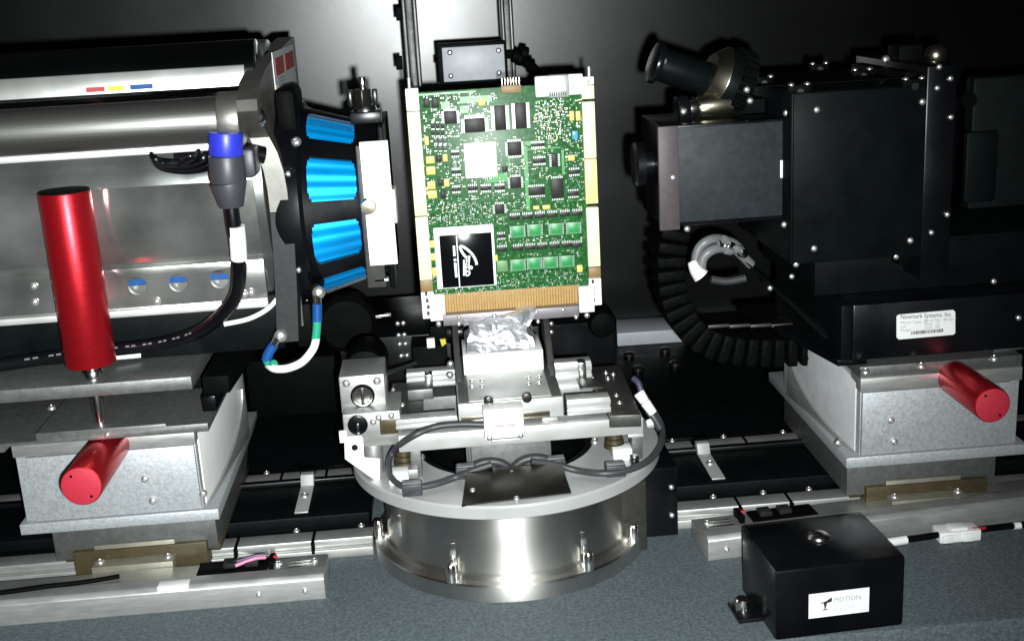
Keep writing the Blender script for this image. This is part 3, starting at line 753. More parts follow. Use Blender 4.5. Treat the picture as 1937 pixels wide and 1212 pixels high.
part('dial_slot', box(p.x - .001, p.x + .001, -.0609, -.060, p.z - .008, p.z + .002, .0001), CHROME, d2)
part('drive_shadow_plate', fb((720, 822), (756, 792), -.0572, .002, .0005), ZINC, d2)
for px, py in ((706, 798), (716, 790), (740, 786)): screw(d2, ay(px, py, -.0568), 'y', .003)
p = ay(706, 850, -.05); part('drive_post', cone((p.x, -.046, .0985), (p.x, -.046, .132), .0085, None, 28, .0006), ALU, xy)
YL = -.064
lb = part('corner_bracket', prism([ay(x, y, YL) for x, y in ((651, 832), (655, 826), (683, 824), (687, 830), (689, 866), (719, 868), (719, 915), (690, 895), (652, 868))], (0, .004, 0), .0008), CER, xy)
p = ay(671, 846, YL); part('bracket_hole', cone((p.x, YL - .0003, p.z), (p.x, YL + .001, p.z), .0030, None, 20), GUN, lb)
part('bracket_tab', fb((643, 838), (655, 815), -.058, .004, .0005), CER, xy)
# gears and sensor lamps on the disc
for gx_, gy_, m in ((764, 858, ZINC), (1162, 826, ZINC)):
    p = az(gx_, gy_, .116)
    bm = nb()
    for k in range(3): bm = join(bm, solid([(-.002 + k * .005, .010 - .001 * k), (.002 + k * .005, .0095 - .001 * k)], (p.x, p.y, .108), 'z', 14))
    part('worm_gear', bm, m, xy)
    part('gear_post', cone((p.x, p.y, .0985), (p.x, p.y, .122), .0045, None, 16), CHROME, xy)
for px, py in ((757, 900), (1178, 855)):
    p = az(px, py, .104); part('limit_switch', box(p.x - .010, p.x + .008, p.y - .008, p.y + .010, .0985, .110, .0012), CER, xy)
for px, py in ((796, 864), (1125, 835), (700, 866), (712, 864), (1202, 866)): screw(xy, az(px, py, .0987), 'z', .0042)
p = az(780, 880, .1); part('disc_post', box(p.x - .006, p.x + .006, p.y - .03, p.y + .02, .0985, .108, .0008), ALU, xy)
p = az(1200, 868, .104); part('switch_tip', cone((p.x, p.y, .0985), (p.x, p.y, .108), .0045, None, 16, .0005), CHROME, xy)
# dark tilted plate
A_, B_, C_, D_ = az(873, 955, .1), az(1081, 930, .1), az(1062, 876, .113), az(884, 886, .113)
fp = part('front_shield', prism([A_, B_, C_, D_], (0, .0015, -.0028), .0005), GUN, xy)
n_ = (B_ - A_).cross(D_ - A_).normalized()
if n_.z < 0: n_ = -n_
for px, py in ((894, 927), (977, 942), (968, 893)):
    d = ray(px, py); tt_ = (A_ - CAM).dot(n_) / d.dot(n_); screw(fp, CAM + d * tt_, tuple(n_), .0026)
for px, py in ((958, 925), (980, 923)):
    d = ray(px, py); tt_ = (A_ - CAM).dot(n_) / d.dot(n_); p = CAM + d * tt_
    part('shield_hole', cone(p - n_ * .001, p + n_ * .0003, .002, None, 12), BLKM, fp)
for px, py in ((925, 880), (1010, 873)):
    p = az(px, py, .108); part('cable_hump', tube([p + Vector((-.019, .004, -.006)), p + Vector((-.011, .004, .000)), p + Vector((0, .004, .0022)), p + Vector((.011, .004, .000)), p + Vector((.019, .004, -.006))], .0038), GREYC, fp)

# cable round the stage
gc = thing('stage_cable', 'grey cable looping over the turntable rim from the pale plug', 'cable', (0, -.10, .0985))
part('cable', tube([ay(918, 803, -.083), ay(870, 802, -.083), ay(820, 808, -.085), ay(775, 828, -.088), az(745, 852, .122), az(735, 880, .112), az(745, 908, .106), az(775, 922, .1035), az(820, 916, .1035), az(860, 903, .105), az(885, 893, .110), az(930, 878, .116)], .0030), GREYC, gc)
part('cable', tube([az(1005, 872, .116), az(1050, 878, .110), az(1090, 889, .1035), az(1140, 895, .1035), az(1190, 888, .1035), az(1228, 870, .105), az(1250, 840, .108), az(1252, 808, .113), az(1238, 780, .125), az(1222, 757, .140)], .0030), GREYC, gc)
for px, py in ((780, 925), (881, 893), (1051, 878), (1164, 889)):
    p = az(px, py, .103)
    c = part('cable_clip', box(p.x - .009, p.x + .009, p.y - .006, p.y + .007, .0985, .1095, .001), PLUGG, gc)
    part('clip_top', box(p.x - .008, p.x + .008, p.y - .004, p.y + .005, .1095, .1105, .0003), HOSE, c)
sp = thing('side_plug', 'bundle of white plugs and a purple lead at the stage edge over the rim', 'plug', ay(1225, 790, -.03))
for a_, b_, r in (((1208, 742), (1220, 760), .0055), ((1220, 760), (1236, 782), .005), ((1232, 795), (1234, 806), .006)):
    part('plug_shell', cone(ay(*a_, -.03), ay(*b_, -.034), r, r * .85, 20, .0008), WHT, sp)
part('lead', tube([ay(1198, 715, -.02), ay(1208, 725, -.025), ay(1214, 745, -.03)], .003), PURPW, sp)
part('lead', tube([ay(1226, 775, -.03), ay(1237, 790, -.033), ay(1250, 812, -.04)], .004), GREYC, sp)

# small black sensor behind the stage, left of the pedestal
bs = thing('limit_sensor', 'black sensor block with a yellow tab behind the positioning stage', 'sensor', ay(830, 690, .14))
YS = .16
part('body', fb((782, 692), (845, 652), YS, .04, .001, z0=0.0), BLKM, bs)
part('barrel', cone(ay(842, 628, YS), ay(888, 626, YS), .0125, None, 28, .002), BLK2, bs)
part('barrel_mount', fb((815, 652), (850, 615), YS + .005, .025, .001), BLKM, bs)
part('yellow_tab', prism([ay(832, 642, YS - .002), ay(857, 640, YS - .002), ay(836, 656, YS - .002)], (0, .004, 0), .0003), INKY, bs)
part('white_connector', fb((808, 659), (822, 640), YS - .003, .006, .0008), WHT, bs)
part('lead', tube([ay(725, 708, .02), ay(750, 700, .06), ay(785, 688, .12)], .0025), GREYC, bs)

# ================================================================== clamp, foil
cl = thing('board_clamp', 'grey screwed clamp bar gripping the gold edge of the circuit board', 'clamp', ay(965, 612, .03))
YP0 = .030                                     # front face of the board
part('clamp_bar', fb((839, 617), (1095, 583), YP0 - .012, .012, .0008, z1=ay(960, 588, YP0 - .012).z), PURP, cl)
part('clamp_back', fb((839, 617), (1095, 583), YP0 + .0022, .010, .0008), PURP, cl)
for px, py in ((868, 600), (868, 613), (935, 596), (1015, 590), (1065, 586), (1090, 600), (1018, 608)): screw(cl, ay(px, py, YP0 - .0123), 'y', .0021)
part('clamp_post', fb((920, 668), (985, 610), YP0 - .006, .02, .001), PURP, cl)
for px, py in ((828, 588), (1109, 572)):
    p = ay(px, py, YP0 - .004); part('standoff', box(p.x - .0075, p.x + .0075, YP0 - .008, YP0, p.z - .009, p.z + .017, .0008), WHT, cl); screw(cl, (p.x, YP0 - .0055, p.z - .0125), 'y', .003)
def foil():
    a = ay(884, 671, .004); b = ay(1012, 597, .004)
    t = nb(); bmesh.ops.create_cube(t, size=1)
    bmesh.ops.subdivide_edges(t, edges=t.edges[:], cuts=13, use_grid_fill=True)
    w, h = b.x - a.x, b.z - a.z
    for v in t.verts:
        u = v.co.copy(); fx = u.x * 2; fz = u.z + .5
        wide = 1.0 if fz < .25 else (1.0 - .20 * sin(pi * min(1, (fz - .25) / .6)) if fz < .85 else 1.08)
        x = (a.x + b.x) / 2 + u.x * w * wide
        z = a.z + h * fz + .004 * fx * (1 if fz > .8 else 0)
        y = .034 + u.y * (.045 - .012 * sin(pi * fz))
        n1 = noise.noise_vector(Vector((x, y, z)) * 70); n2 = noise.noise_vector(Vector((x, y, z)) * 190 + Vector((5, 3, 1)))
        v.co = Vector((x, y, z)) + n1 * .0038 + n2 * .0011
    return t
fo = foil()
fo = finish('foil_wrap', fo, FOIL, Vector((.02, .03, .19)), True); fo.location = (.02, .03, .19)
for p_ in fo.data.polygons: p_.use_smooth = False
tag(fo, 'crumpled silver foil wrapped around the post between clamp and white pedestal', 'foil')

# ================================================================== circuit board
bd = thing('circuit_board', 'upright green circuit board with gold edge fingers and pale side strips', 'circuit board', ay(960, 600, YP0))
BX0, BX1 = -.0725, .1035
BZ0, BZ1 = .2228, .4415
part('substrate', box(BX0 + .010, BX1 - .010, YP0, YP0 + .0018, BZ0 + .004, BZ1 - .002, .0002), PCBG, bd)
SC = F / ((Vector((.016, YP0, .33)) - CAM).dot(fwd))            # pixels per metre on the board
occ = []
def comp(name, px, py, w, h, t, m, bv=.0004, keep=True):
    p = ay(px, py, YP0); hw, hh = w / SC / 2, h / SC / 2
    if keep: occ.append((p.x - hw, p.x + hw, p.z - hh, p.z + hh))
    return part(name, box(p.x - hw, p.x + hw, YP0 - t, YP0 + .0005, p.z - hh, p.z + hh, bv), m, bd)
def chip(px, py, w, h, t=.0022, pins='lr', m=CHIP, name='chip', pinm=TIN, pw=5):
    p = ay(px, py, YP0); hw, hh = w / SC / 2, h / SC / 2
    e = pw / SC
    occ.append((p.x - hw - e, p.x + hw + e, p.z - hh - e, p.z + hh + e))
    o = part(name, box(p.x - hw, p.x + hw, YP0 - t, YP0 - .0003, p.z - hh, p.z + hh, .0004), m, bd)
    bm = nb(); pit = 3.1 / SC
    def leg(x, z, dx, dz):
        x0, x1 = sorted((x, x + dx)); z0, z1 = sorted((z, z + dz))
        box(x0, x1, YP0 - t * .45, YP0, z0, z1, 0, bm)
    if 'l' in pins or 'r' in pins:
        n = max(2, int(2 * hh / pit))
        for k in range(n):
            z = p.z - hh + (k + .5) * 2 * hh / n
            for s in ((-1,) if 'r' not in pins else (1,) if 'l' not in pins else (-1, 1)): leg(p.x + s * hw, z - pit * .28, s * e, pit * .56)
    if 't' in pins or 'b' in pins:
        n = max(2, int(2 * hw / pit))
        for k in range(n):
            x = p.x - hw + (k + .5) * 2 * hw / n
            for s in ((1,) if 'b' not in pins else (-1,) if 't' not in pins else (-1, 1)): leg(x - pit * .28, p.z + s * hh, pit * .56, s * e)
    q = part('pins', bm, pinm, o, kind='stuff')
    return o
# big ceramic package with black lid
fr = comp('ceramic_frame', 880, 485, 114, 119, .0022, CER, .0005)
lid = part('package_lid', box(*(lambda p: (p.x - 49.5 / SC, p.x + 49.5 / SC))(ay(883, 491, YP0)), YP0 - .0040, YP0 - .0021, ay(883, 491, YP0).z - 51 / SC, ay(883, 491, YP0).z + 51 / SC, .0012), CHIPG, fr)
def mark(pts, r=.0006):
    t = nb(); P = smooth_path([ay(830 + x / 12.76, 450 + y / 12.76, YP0 - .0041) for x, y in pts], 6)
    for a, b in zip(P, P[1:]):
        d = (b - a); 
        if d.length < 1e-6: continue
        n = Vector((-d.z, 0, d.x)).normalized() * r
        t.faces.new([t.verts.new(q) for q in (a - n - d * .1, b - n + d * .1, b + n + d * .1, a + n - d * .1)])
    bmesh.ops.recalc_face_normals(t, faces=t.faces)
    return t
def logo(pts, r): part('lid_print', mark(pts, r), LBL, lid, smooth=False)
logo([(910, 650), (900, 570), (820, 410), (700, 290), (600, 220), (520, 200), (520, 260), (580, 370), (660, 470), (700, 500)], .00125)
logo([(610, 560), (612, 880)], .0009); logo([(650, 620), (655, 880), (720, 890), (740, 820), (680, 800)], .0009)
logo([(735, 430), (720, 540), (715, 670)], .0012); logo([(690, 720), (780, 690), (800, 730), (720, 750)], .0009); logo([(680, 500), (690, 640)], .001)
logo([(432, 50), (500, 1090)], .0005); logo([(365, 210), (378, 420)], .0011); logo([(388, 505), (396, 560)], .0012); logo([(398, 630), (425, 920)], .0012)
# white ceramic chip
comp('white_chip', 909, 302, 60, 66, .0035, CER, .0006)
p = ay(912, 322, YP0 - .0036); part('chip_dot', cone((p.x, YP0 - .0037, p.z), (p.x, YP0 - .003, p.z), .0005, None, 10), INK, bd)
# dark chips
chip(898, 237, 38, 26, .0022, 'lrt', pw=6); chip(852, 222, 24, 24, .002, 'lrt', pw=4)
chip(946, 223, 21, 45, .0022, 'lr', pw=6); chip(985, 219, 21, 47, .0022, 'lr', pw=6)
chip(973, 281, 26, 26, .0024, 'lrtb', pw=4); chip(975, 345, 21, 21, .0022, 'lrt', pw=4); chip(945, 395, 18, 18, .0022, 'lrt', pw=4)
chip(1054, 356, 23, 38, .0022, 'tb', pw=4); chip(1015, 361, 31, 16, .002, 'tb', pw=4); chip(1049, 303, 12, 24, .002, 'lr', pw=4)
for px, py, w, h in ((1020, 304, 24, 9), (1017, 274, 26, 6), (1086, 325, 21, 8), (1084, 366, 21, 9), (894, 356, 18, 8), (919, 356, 20, 8), (945, 355, 19, 8),
                     (863, 358, 16, 7), (861, 291, 15, 6), (863, 325, 17, 7), (948, 446, 16, 7)):
    chip(px, py, w, h, .0018, 'tb', pw=4)
for px, py, w, h in ((807, 195, 11, 17), (823, 194, 13, 18), (830, 300, 10, 11), (833, 345, 9, 10), (838, 368, 9, 15), (955, 320, 10, 10)):
    comp('chip', px, py, w, h, .0022, CHIP)
for k in range(6):
    chip(819 + (k % 3) * 9, 238 + (k // 3) * 13, 6, 10, .0016, 'tb', pw=2)
for k in range(6): chip(824 + (k % 3) * 9, 266 + (k // 3) * 14, 6, 9, .0014, 'tb', m=PLUGG, pw=2)
for k in range(6):
    chip(974 + k * 23.6, 411.5 - k * 1.6, 20, 8, .0016, 't', pw=5)
    chip((950 if k == 0 else 957 + k * 23), 471.5 - k * 1.6, 20, 8, .0016, 't', pw=5)
chip(1092, 463, 20, 8, .0016, 't', pw=5)
# green packages
for px, py in ((979, 438), (1012, 435), (1052, 433), (1085, 431), (980, 501), (1011, 498), (1041, 496), (1072, 494)):
    g = chip(px, py, 25, 23, .0016, 'lr', BGAL, 'green_chip', TIN, 2)
    p = ay(px, py, YP0); part('chip_face', box(p.x - .0048, p.x + .0048, YP0 - .0019, YP0 - .0015, p.z - .0040, p.z + .0040, .0002), BGA, g)
comp('green_chip', 950, 503, 21, 22, .0014, OLIVE)
# yellow tantalum capacitors
for px, py, w, h in ((814, 302, 16, 14), (815, 322, 17, 16), (816, 350, 15, 15), (818, 367, 17, 15), (842, 298, 9, 14), (845, 345, 10, 15), (807, 266, 8, 17),
                     (1081, 219, 9, 18), (1093, 219, 9, 18), (1080, 298, 13, 11), (1096, 507, 11, 14), (1033, 391, 15, 8), (1014, 392, 12, 7), (911, 193, 13, 13), (938, 487, 7, 12), (818, 461, 9, 14), (819, 485, 9, 14), (822, 513, 9, 16)):
    comp('tantalum_capacitor', px, py, w, h, .0026, TANT, .0005)
comp('blue_lamp', 1087, 255, 11, 16, .003, LED, .0012)
# pin header and shielded connector on the top edge
hd = comp('pin_header', 966, 168, 38, 14, .006, STRIPB, .0006)
for k in range(7):
    p = ay(950 + k * 5.4, 160 - k * .35, YP0 - .004); part('pin', box(p.x - .0006, p.x + .0006, YP0 - .0046, YP0 - .0034, p.z - .004, p.z + .006, .0002), BRASS, hd)
cn = comp('shielded_connector', 1055, 162, 40, 42, .010, TIN, .002)
for px in (1026, 1086):
    p = ay(px, 163 - (px - 1055) * .07, YP0); part('connector_ear', box(p.x - .0075, p.x + .0075, YP0 - .009, YP0 + .001, p.z - .0085, p.z + .0105, .0015), CER, cn)
    occ.append((p.x - .009, p.x + .009, p.z - .012, p.z + .012))
for k in range(8):
    p = ay(1040 + k * 4.2, 170 - k * .3, YP0 - .010); part('shell_rib', box(p.x - .0005, p.x + .0005, YP0 - .0107, YP0 - .009, p.z - .006, p.z + .004, .0002), CHROME, cn)
# light traces
def trace(px0, py0, px1, py1, w=.0010, m=TRACE):
    a, b = ay(px0, py0, YP0), ay(px1, py1, YP0)
    if abs(b.x - a.x) < abs(b.z - a.z): bx = (a.x - w, a.x + w, min(a.z, b.z), max(a.z, b.z))
    else: bx = (min(a.x, b.x), max(a.x, b.x), a.z - w, a.z + w)
    part('trace', box(bx[0], bx[1], YP0 - .0002, YP0 + .0003, bx[2], bx[3], 0), m, bd)
trace(993, 275, 996, 398, .0019); trace(992, 272, 1010, 271, .0022); trace(1064, 285, 1066, 330, .0012); trace(842, 193, 846, 206, .004); trace(870, 208, 886, 207, .0035)
trace(920, 338, 960, 335, .004); trace(996, 283, 1060, 279, .0006); trace(790, 180, 900, 172, .0008); trace(870, 190, 930, 186, .003); trace(962, 290, 963, 330, .0008)
# field of small parts, too small to pick apart singly
groups = {0: nb(), 1: nb(), 2: nb(), 3: nb(), 4: nb()}
rn = random.Random(11)
def small(x, z, w, h, g, t=.001):
    for o in occ:
        if x + w / 2 > o[0] and x - w / 2 < o[1] and z + h / 2 > o[2] and z - h / 2 < o[3]: return False
    occ.append((x - w / 2 - .0002, x + w / 2 + .0002, z - h / 2 - .0002, z + h / 2 + .0002))
    box(x - w / 2, x + w / 2, YP0 - t, YP0, z - h / 2, z + h / 2, 0, groups[g])
    e = .28
    if g in (2, 3, 4):
        if w > h:
            for s in (-1, 1): box(x + s * w * .5 - w * .14, x + s * w * .5 + w * .14, YP0 - t * 1.05, YP0, z - h / 2 * 1.04, z + h / 2 * 1.04, 0, groups[0])
        else:
            for s in (-1, 1): box(x - w / 2 * 1.04, x + w / 2 * 1.04, YP0 - t * 1.05, YP0, z + s * h * .5 - h * .14, z + s * h * .5 + h * .14, 0, groups[0])
    return True
def scatter(n, x0, y0, x1, y1, wts):
    for _ in range(n):
        p = ay(rn.uniform(x0, x1), rn.uniform(y0, y1), YP0)
        if not (BX0 + .012 < p.x < BX1 - .012 and p.z < BZ1 - .004): continue
        s = rn.choice((.0011, .0014, .0018, .0022)); w, h = (s, s * .55) if rn.random() < .5 else (s * .55, s)
        small(p.x, p.z, w, h, rn.choices((0, 1, 2, 3, 4), (wts[0] * .55, wts[1], wts[2] * 2.0, wts[3] * 2.2, wts[4]))[0])
scatter(330, 1012, 185, 1078, 268, (5, 2, 5, 1, 1))
scatter(330, 800, 175, 940, 268, (4, 2, 3, 2, 1)); scatter(480, 800, 270, 960, 425, (5, 2, 4, 2, 1)); scatter(230, 805, 385, 935, 425, (6, 3, 1, 2, 2))
scatter(460, 960, 255, 1105, 400, (4, 3, 2, 2, 1)); scatter(260, 940, 395, 1105, 425, (5, 3, 1, 3, 1)); scatter(260, 940, 445, 1105, 485, (5, 3, 1, 3, 1))
scatter(300, 940, 505, 1105, 545, (5, 5, 1, 1, 2)); scatter(120, 825, 540, 945, 556, (6, 4, 1, 1, 2)); scatter(140, 1020, 180, 1105, 260, (4, 2, 2, 1, 1)); scatter(80, 800, 420, 826, 550, (4, 3, 1, 1, 1))
for g, m in zip(groups, (TIN, BGAL, TAN, CHIP, HOSE)):
    part('small_components', groups[g], m, bd, kind='stuff', smooth=False)
# gold edge
a = ay(839, 589, YP0); b = ay(1097, 550, YP0)
part('edge_tab', box(a.x, b.x, YP0 - .0006, YP0 + .0004, a.z - .003, a.z + .0175, .0001), STRIPB, bd)
bm = nb(); nf = 50
for k in range(nf):
    x = a.x + (k + .5) * (b.x - a.x) / nf; wv = (b.x - a.x) / nf * .33
    box(x - wv, x + wv, YP0 - .0011, YP0 - .0005, a.z - .003, a.z + .0172, 0, bm)
part('gold_fingers', bm, GOLD, bd, kind='stuff', smooth=False)
# side strips
def strip(xl, segs, label):
    for px0, py0, px1, py1, m, nm in segs:
        a, b = ay(px0, py0, YP0 - .006), ay(px1, py1, YP0 - .006)
        part(nm, box(a.x, b.x, YP0 - .0065, YP0 + .006, min(a.z, b.z) + .0002, max(a.z, b.z) - .0002, .0008), m, bd)
LX = [(768, 165), (800, 602)]
def lxp(py, o=0): return 767.5 + (py - 168) * .0705 + o
def rxp(py, o=0): return 1103 + (py - 148) * .0215 + o
for y0, y1, m, nm in ((168, 187, CER, 'strip_cap'), (187, 210, CER, 'strip_segment'), (212, 408, STRIP, 'strip_segment'), (411, 529, STRIP, 'strip_segment'), (529.5, 552, STRIPB, 'strip_segment'), (552.5, 602, CER, 'strip_foot')):
    a, b = ay(lxp(y0), y0, YP0 - .006), ay(lxp(y1, 25), y1, YP0 - .006)
    x0, x1 = ay(lxp(380), 380, YP0 - .006).x, ay(lxp(380, 24.5), 380, YP0 - .006).x
    part(nm, box(x0, x1, YP0 - .0065, YP0 + .006, b.z + .0002, a.z - .0002, .0008), m, bd)
for y0, y1, m, nm in ((145, 161, CER, 'strip_cap'), (161, 188, STRIP, 'strip_segment'), (192, 300, STRIP, 'strip_segment'), (300.5, 386, STRIPY, 'strip_segment'), (392, 505, STRIP, 'strip_segment'), (505.5, 526, STRIPB, 'strip_segment'), (526.5, 578, CER, 'strip_foot')):
    x0, x1 = ay(rxp(370), 370, YP0 - .006).x, ay(rxp(370, 23.5), 370, YP0 - .006).x
    a, b = ay(rxp(y0, 12), y0, YP0 - .006), ay(rxp(y1, 12), y1, YP0 - .006)
    part(nm, box(x0, x1, YP0 - .0065, YP0 + .006, b.z + .0002, a.z - .0002, .0008), m, bd)
for px, py in ((774, 160), (1114, 139)):
    p = ay(px, py, YP0); part('strip_pin', cone((p.x, YP0, p.z - .006), (p.x, YP0, p.z + .006), .0016, None, 12), TIN, bd)
for px, py in ((806, 555), (808, 568), (810, 580), (810, 592), (1121, 532), (1122, 545), (1122, 555), (1123, 567)):
    p = ay(px, py, YP0 - .0066); part('strip_print', box(p.x - .0012, p.x + .0014, YP0 - .0068, YP0 - .0064, p.z - .0022, p.z + .0018, 0), INK, bd)
for px, py in ((777, 177), (1113, 154)):
    p = ay(px, py, YP0 - .0066); part('cap_notch', box(p.x - .0016, p.x + .0016, YP0 - .0069, YP0 - .0060, p.z - .002, p.z + .002, 0), PLATE, bd)

# ================================================================== detector
dt = thing('detector', 'black boxy microscope detector with objective turret on a black base', 'detector', (.36, .0, .17))
fbx = part('front_housing', box(.149, .2595, -.058, .040, .3150, .4045, .0010), BLK2, dt)
part('side_cover', fb((1284, 421), (1486, 229), -.0600, .003, .0005), BOXG, fbx)
part('edge_plate', fb((1249, 437), (1283, 238), -.0625, .006, .0006), PINK, fbx)
screw(fbx, ay(1273, 336, -.0628), 'y', .0030)
part('tag', fb((1476, 337), (1486, 303), -.0608, .002, .0002), LBL, fbx)
p = ax(1190, 290, .135)
ob = part('objective', solid([(.149, .010), (.140, .010), (.140, .020), (.133, .0205), (.131, .018), (.131, .006), (.1325, .0005)], (0, -.015, .366), 'x', 40), BLK2, dt)
big = part('main_housing', box(.2565, .3735, -.086, .10, .2795, .4290, .0012), BLK, dt)
part('main_cover', box(.2575, .3725, -.0895, -.0862, .2805, .4285, .0008), BOXG if False else BLK, big)
for px, py in ((1545, 208), (1745, 193), (1540, 470), (1722, 455)): screw(big, ay(px, py, -.0898), 'y', .0030)
for px, py in ((1506, 500), (1695, 485)): screw(big, ay(px, py, -.088), 'y', .0028)
for px, py in ((1488, 214), (1484, 425)): screw(big, ay(px, py, -.07), 'y', .003)
for px, py in ((1443, 152), (1511, 167), (1549, 126), (1630, 138), (1727, 156)):
    p = az(px, py, .432)
    tn = part('top_lug', box(p.x - .010, p.x + .010, p.y - .004, p.y + .004, .4285, .435, .001), BLKM, big)
    part('lug_stem', cone((p.x, p.y - .004, .429), (p.x, p.y - .0055, .429), .003, None, 12), CHROME, tn)
    for s in (-1, 1): screw(tn, (p.x + s * .007, p.y - .001, .435), 'z', .0028)
part('top_bridge', box(.235, .40, -.02, .11, .4292, .4300, .0), BLKM, dt)
part('rear_plate', box(.385, .412, -.06, .12, .25, .4420, .0015), BLK2, dt)
for px, py in ((1798, 149), (1799, 222), (1773, 167), (1792, 406), (1762, 440), (1777, 127)): screw(dt, ay(px, py, -.0605), 'y', .0026)
part('rear_body', box(.373, .386, -.04, .10, .26, .436, .001), BLKM, dt)
# brass knob on a bracket
p = ay(1763, 104, .02)
kb = part('knob_bracket', fb((1700, 130), (1748, 84), .02, .03, .002), BLKM, dt)
part('brass_knob', solid([(.0, .006), (-.004, .0095), (-.010, .0105), (-.015, .0085), (-.018, .004), (-.0185, .0005)], (p.x, .02, p.z), 'y', 32), BRASS, kb)
screw(kb, ay(1780, 124, .02), 'y', .004); screw(kb, ay(1676, 113, .04), 'y', .004)
# turret
tc = ay(1385, 160, -.0)
tax = Vector((-.86, -.10, .38)).normalized()
tr = part('turret', cone(tc - tax * .010, tc + tax * .016, .032, .030, 40, .002), BLK, dt)
bm = nb()
sid = tax.cross(Vector((0, 1, 0))).normalized(); oth = tax.cross(sid)
for k in range(24):
    a_ = 2 * pi * k / 24; c = tc - tax * .003 + (sid * cos(a_) + oth * sin(a_)) * .0315
    bm = join(bm, cone(c - tax * .006, c + tax * .008, .0028, None, 8))
part('turret_grip', bm, BLKM, tr)
part('turret_face', cone(tc + tax * .015, tc + tax * .026, .0305, .020, 40, .001), BRASS, tr)
b1 = tc + tax * .016 + Vector((0, 0, -.004))
dir1 = Vector((-.90, -.06, .34)).normalized()
o1 = part('black_objective', cone(b1, b1 + dir1 * .058, .0155, .0150, 40, .001), BLK, tr)
part('objective_rim', cone(b1 + dir1 * .058, b1 + dir1 * .064, .0190, .0185, 40, .001), BLK2, o1)
part('objective_collar', cone(b1 - dir1 * .001, b1 + dir1 * .010, .0170, None, 40, .0006), BRASS, o1)
screw(o1, b1 + dir1 * .056 + Vector((0, -.0152, .004)), 'y', .003)
b2 = tc + tax * .012 + Vector((.004, -.014, -.020)); dir2 = Vector((-.97, -.12, -.06)).normalized()
o2 = part('brass_objective', cone(b2, b2 + dir2 * .030, .0135, .0095, 36, .0008), BRASS, tr)
part('objective_tip', cone(b2 + dir2 * .030, b2 + dir2 * .040, .0085, .0080, 36, .0006), CHROME, o2)
part('objective_cap', cone(b2 + dir2 * .040, b2 + dir2 * .050, .0130, .0125, 36, .0010), BLK2, o2)
screw(o2, b2 + dir2 * .046 + Vector((0, -.0128, 0)), 'y', .003)
part('turret_mount', box(.200, .255, -.01, .05, .405, .418, .001), BLK, dt)
for px, py in ((1419, 191), (1300, 433), (1413, 170)): screw(dt, ay(px, py, -.04), 'y', .003)
# base with rating label
bs_ = part('base', box(.3245, .62, -.058, .15, .1765, .2300, .0015), BLK2, dt)
part('base_step', box(.30, .62, -.02, .16, .2305, .2800, .0015), BLK, dt)
part('base_flank', prism([(.3245, -.055, .1765), (.3245, .16, .1765), (.3245, .16, .23), (.3245, -.055, .2295)], (-.010, 0, 0), .001), BLK, dt)
part('base_flange', prism([(.312, -.055, .171), (.27, .16, .171), (.34, .16, .171), (.34, -.055, .171)], (0, 0, .006), .0006), BLK2, dt)
for px, py in ((1880, 532), (1927, 601), (1530, 604), (1498, 523), (1457, 545), (1562, 562)): screw(dt, ay(px, py, -.0585) if px > 1700 else ay(px, py, -.0), 'y', .0028)
pL = ay(1697, 645, -.0588); pR = ay(1806, 590, -.0588)
YL2 = -.0590
rl = part('rating_label', prism([ay(x, y, YL2) for x, y in ((1700, 642), (1803, 633), (1807, 630), (1807, 590), (1803, 586), (1700, 595), (1696, 598), (1696, 638))], (0, .0006, 0), 0), LBL, dt)
def lt(s, px, py, size, m=INK, sq=1.0): text(s, size, ay(px, py, YL2 - .0002), rl, m, squeeze=sq, rot=Matrix.Rotation(radians(0.9), 4, 'Y') @ Matrix.Rotation(pi / 2, 4, 'X'))
lt('Newmark Systems, Inc.', 1703, 603.5, .0060, INK, 0.86)
lt('Motor Type: 23', 1703, 613, .0040, INKG); lt('Serial No:  40102-7', 1749, 609.0, .0038, INKG); lt('A/V', 1703, 621, .0036, INKG); lt('Ratio   72', 1749, 615.5, .0036, INKG); lt('Lead   4.0', 1749, 621.5, .0036, INKG)
lt('Model', 1703, 627.5, .0038, INKG)
x = 1724.0
while x < 1784:
    w_ = rn.choice((.9, 1.4, 2.2)); a_ = ay(x, 633 - (x - 1724) * .085, YL2 - .0003); b_ = ay(x + w_, 626.5 - (x - 1724) * .085, YL2 - .0003)
    part('bar_mark', box(a_.x, b_.x, YL2 - .0003, YL2 + .0001, a_.z, b_.z, 0), INK, rl); x += w_ + rn.choice((.8, 1.3))

# cable chain
cc = thing('cable_chain', 'black link cable chain curling under the detector', 'cable chain', ay(1400, 690, .10))
path = smooth_path([ay(x, y, .10) for x, y in ((1272, 425), (1262, 470), (1262, 520), (1272, 565), (1292, 605), (1325, 635), (1370, 650), (1420, 655), (1470, 655), (1520, 652), (1570, 648))], 12)
L_ = 0; st = [path[0]]
for a_, b_ in zip(path, path[1:]):
    L_ += (b_ - a_).length
    if L_ > .0125: st.append(b_); L_ = 0
for i in range(len(st) - 1):
    a_, b_ = st[i], st[i + 1]; d = (b_ - a_).normalized(); n_ = Vector((0, 1, 0)); u = d.cross(n_).normalized(); c = (a_ + b_) / 2
    bm = nb(); bmesh.ops.create_cube(bm, size=1)
    for v in bm.verts: v.co = Vector((v.co.x * .0108, v.co.y * .055, v.co.z * .030))
    bevel(bm, .0022)
    bm.transform(Matrix.Translation(c) @ Matrix((d, n_, u)).transposed().to_4x4())
    for s in (-1, 1):
        pp = c + n_ * -.0278 + d * 0; bm = join(bm, cone(pp + u * s * .006, pp + u * s * .006 - n_ * .0015, .0022, None, 10))
    part('chain_link', bm, BLKM, cc)
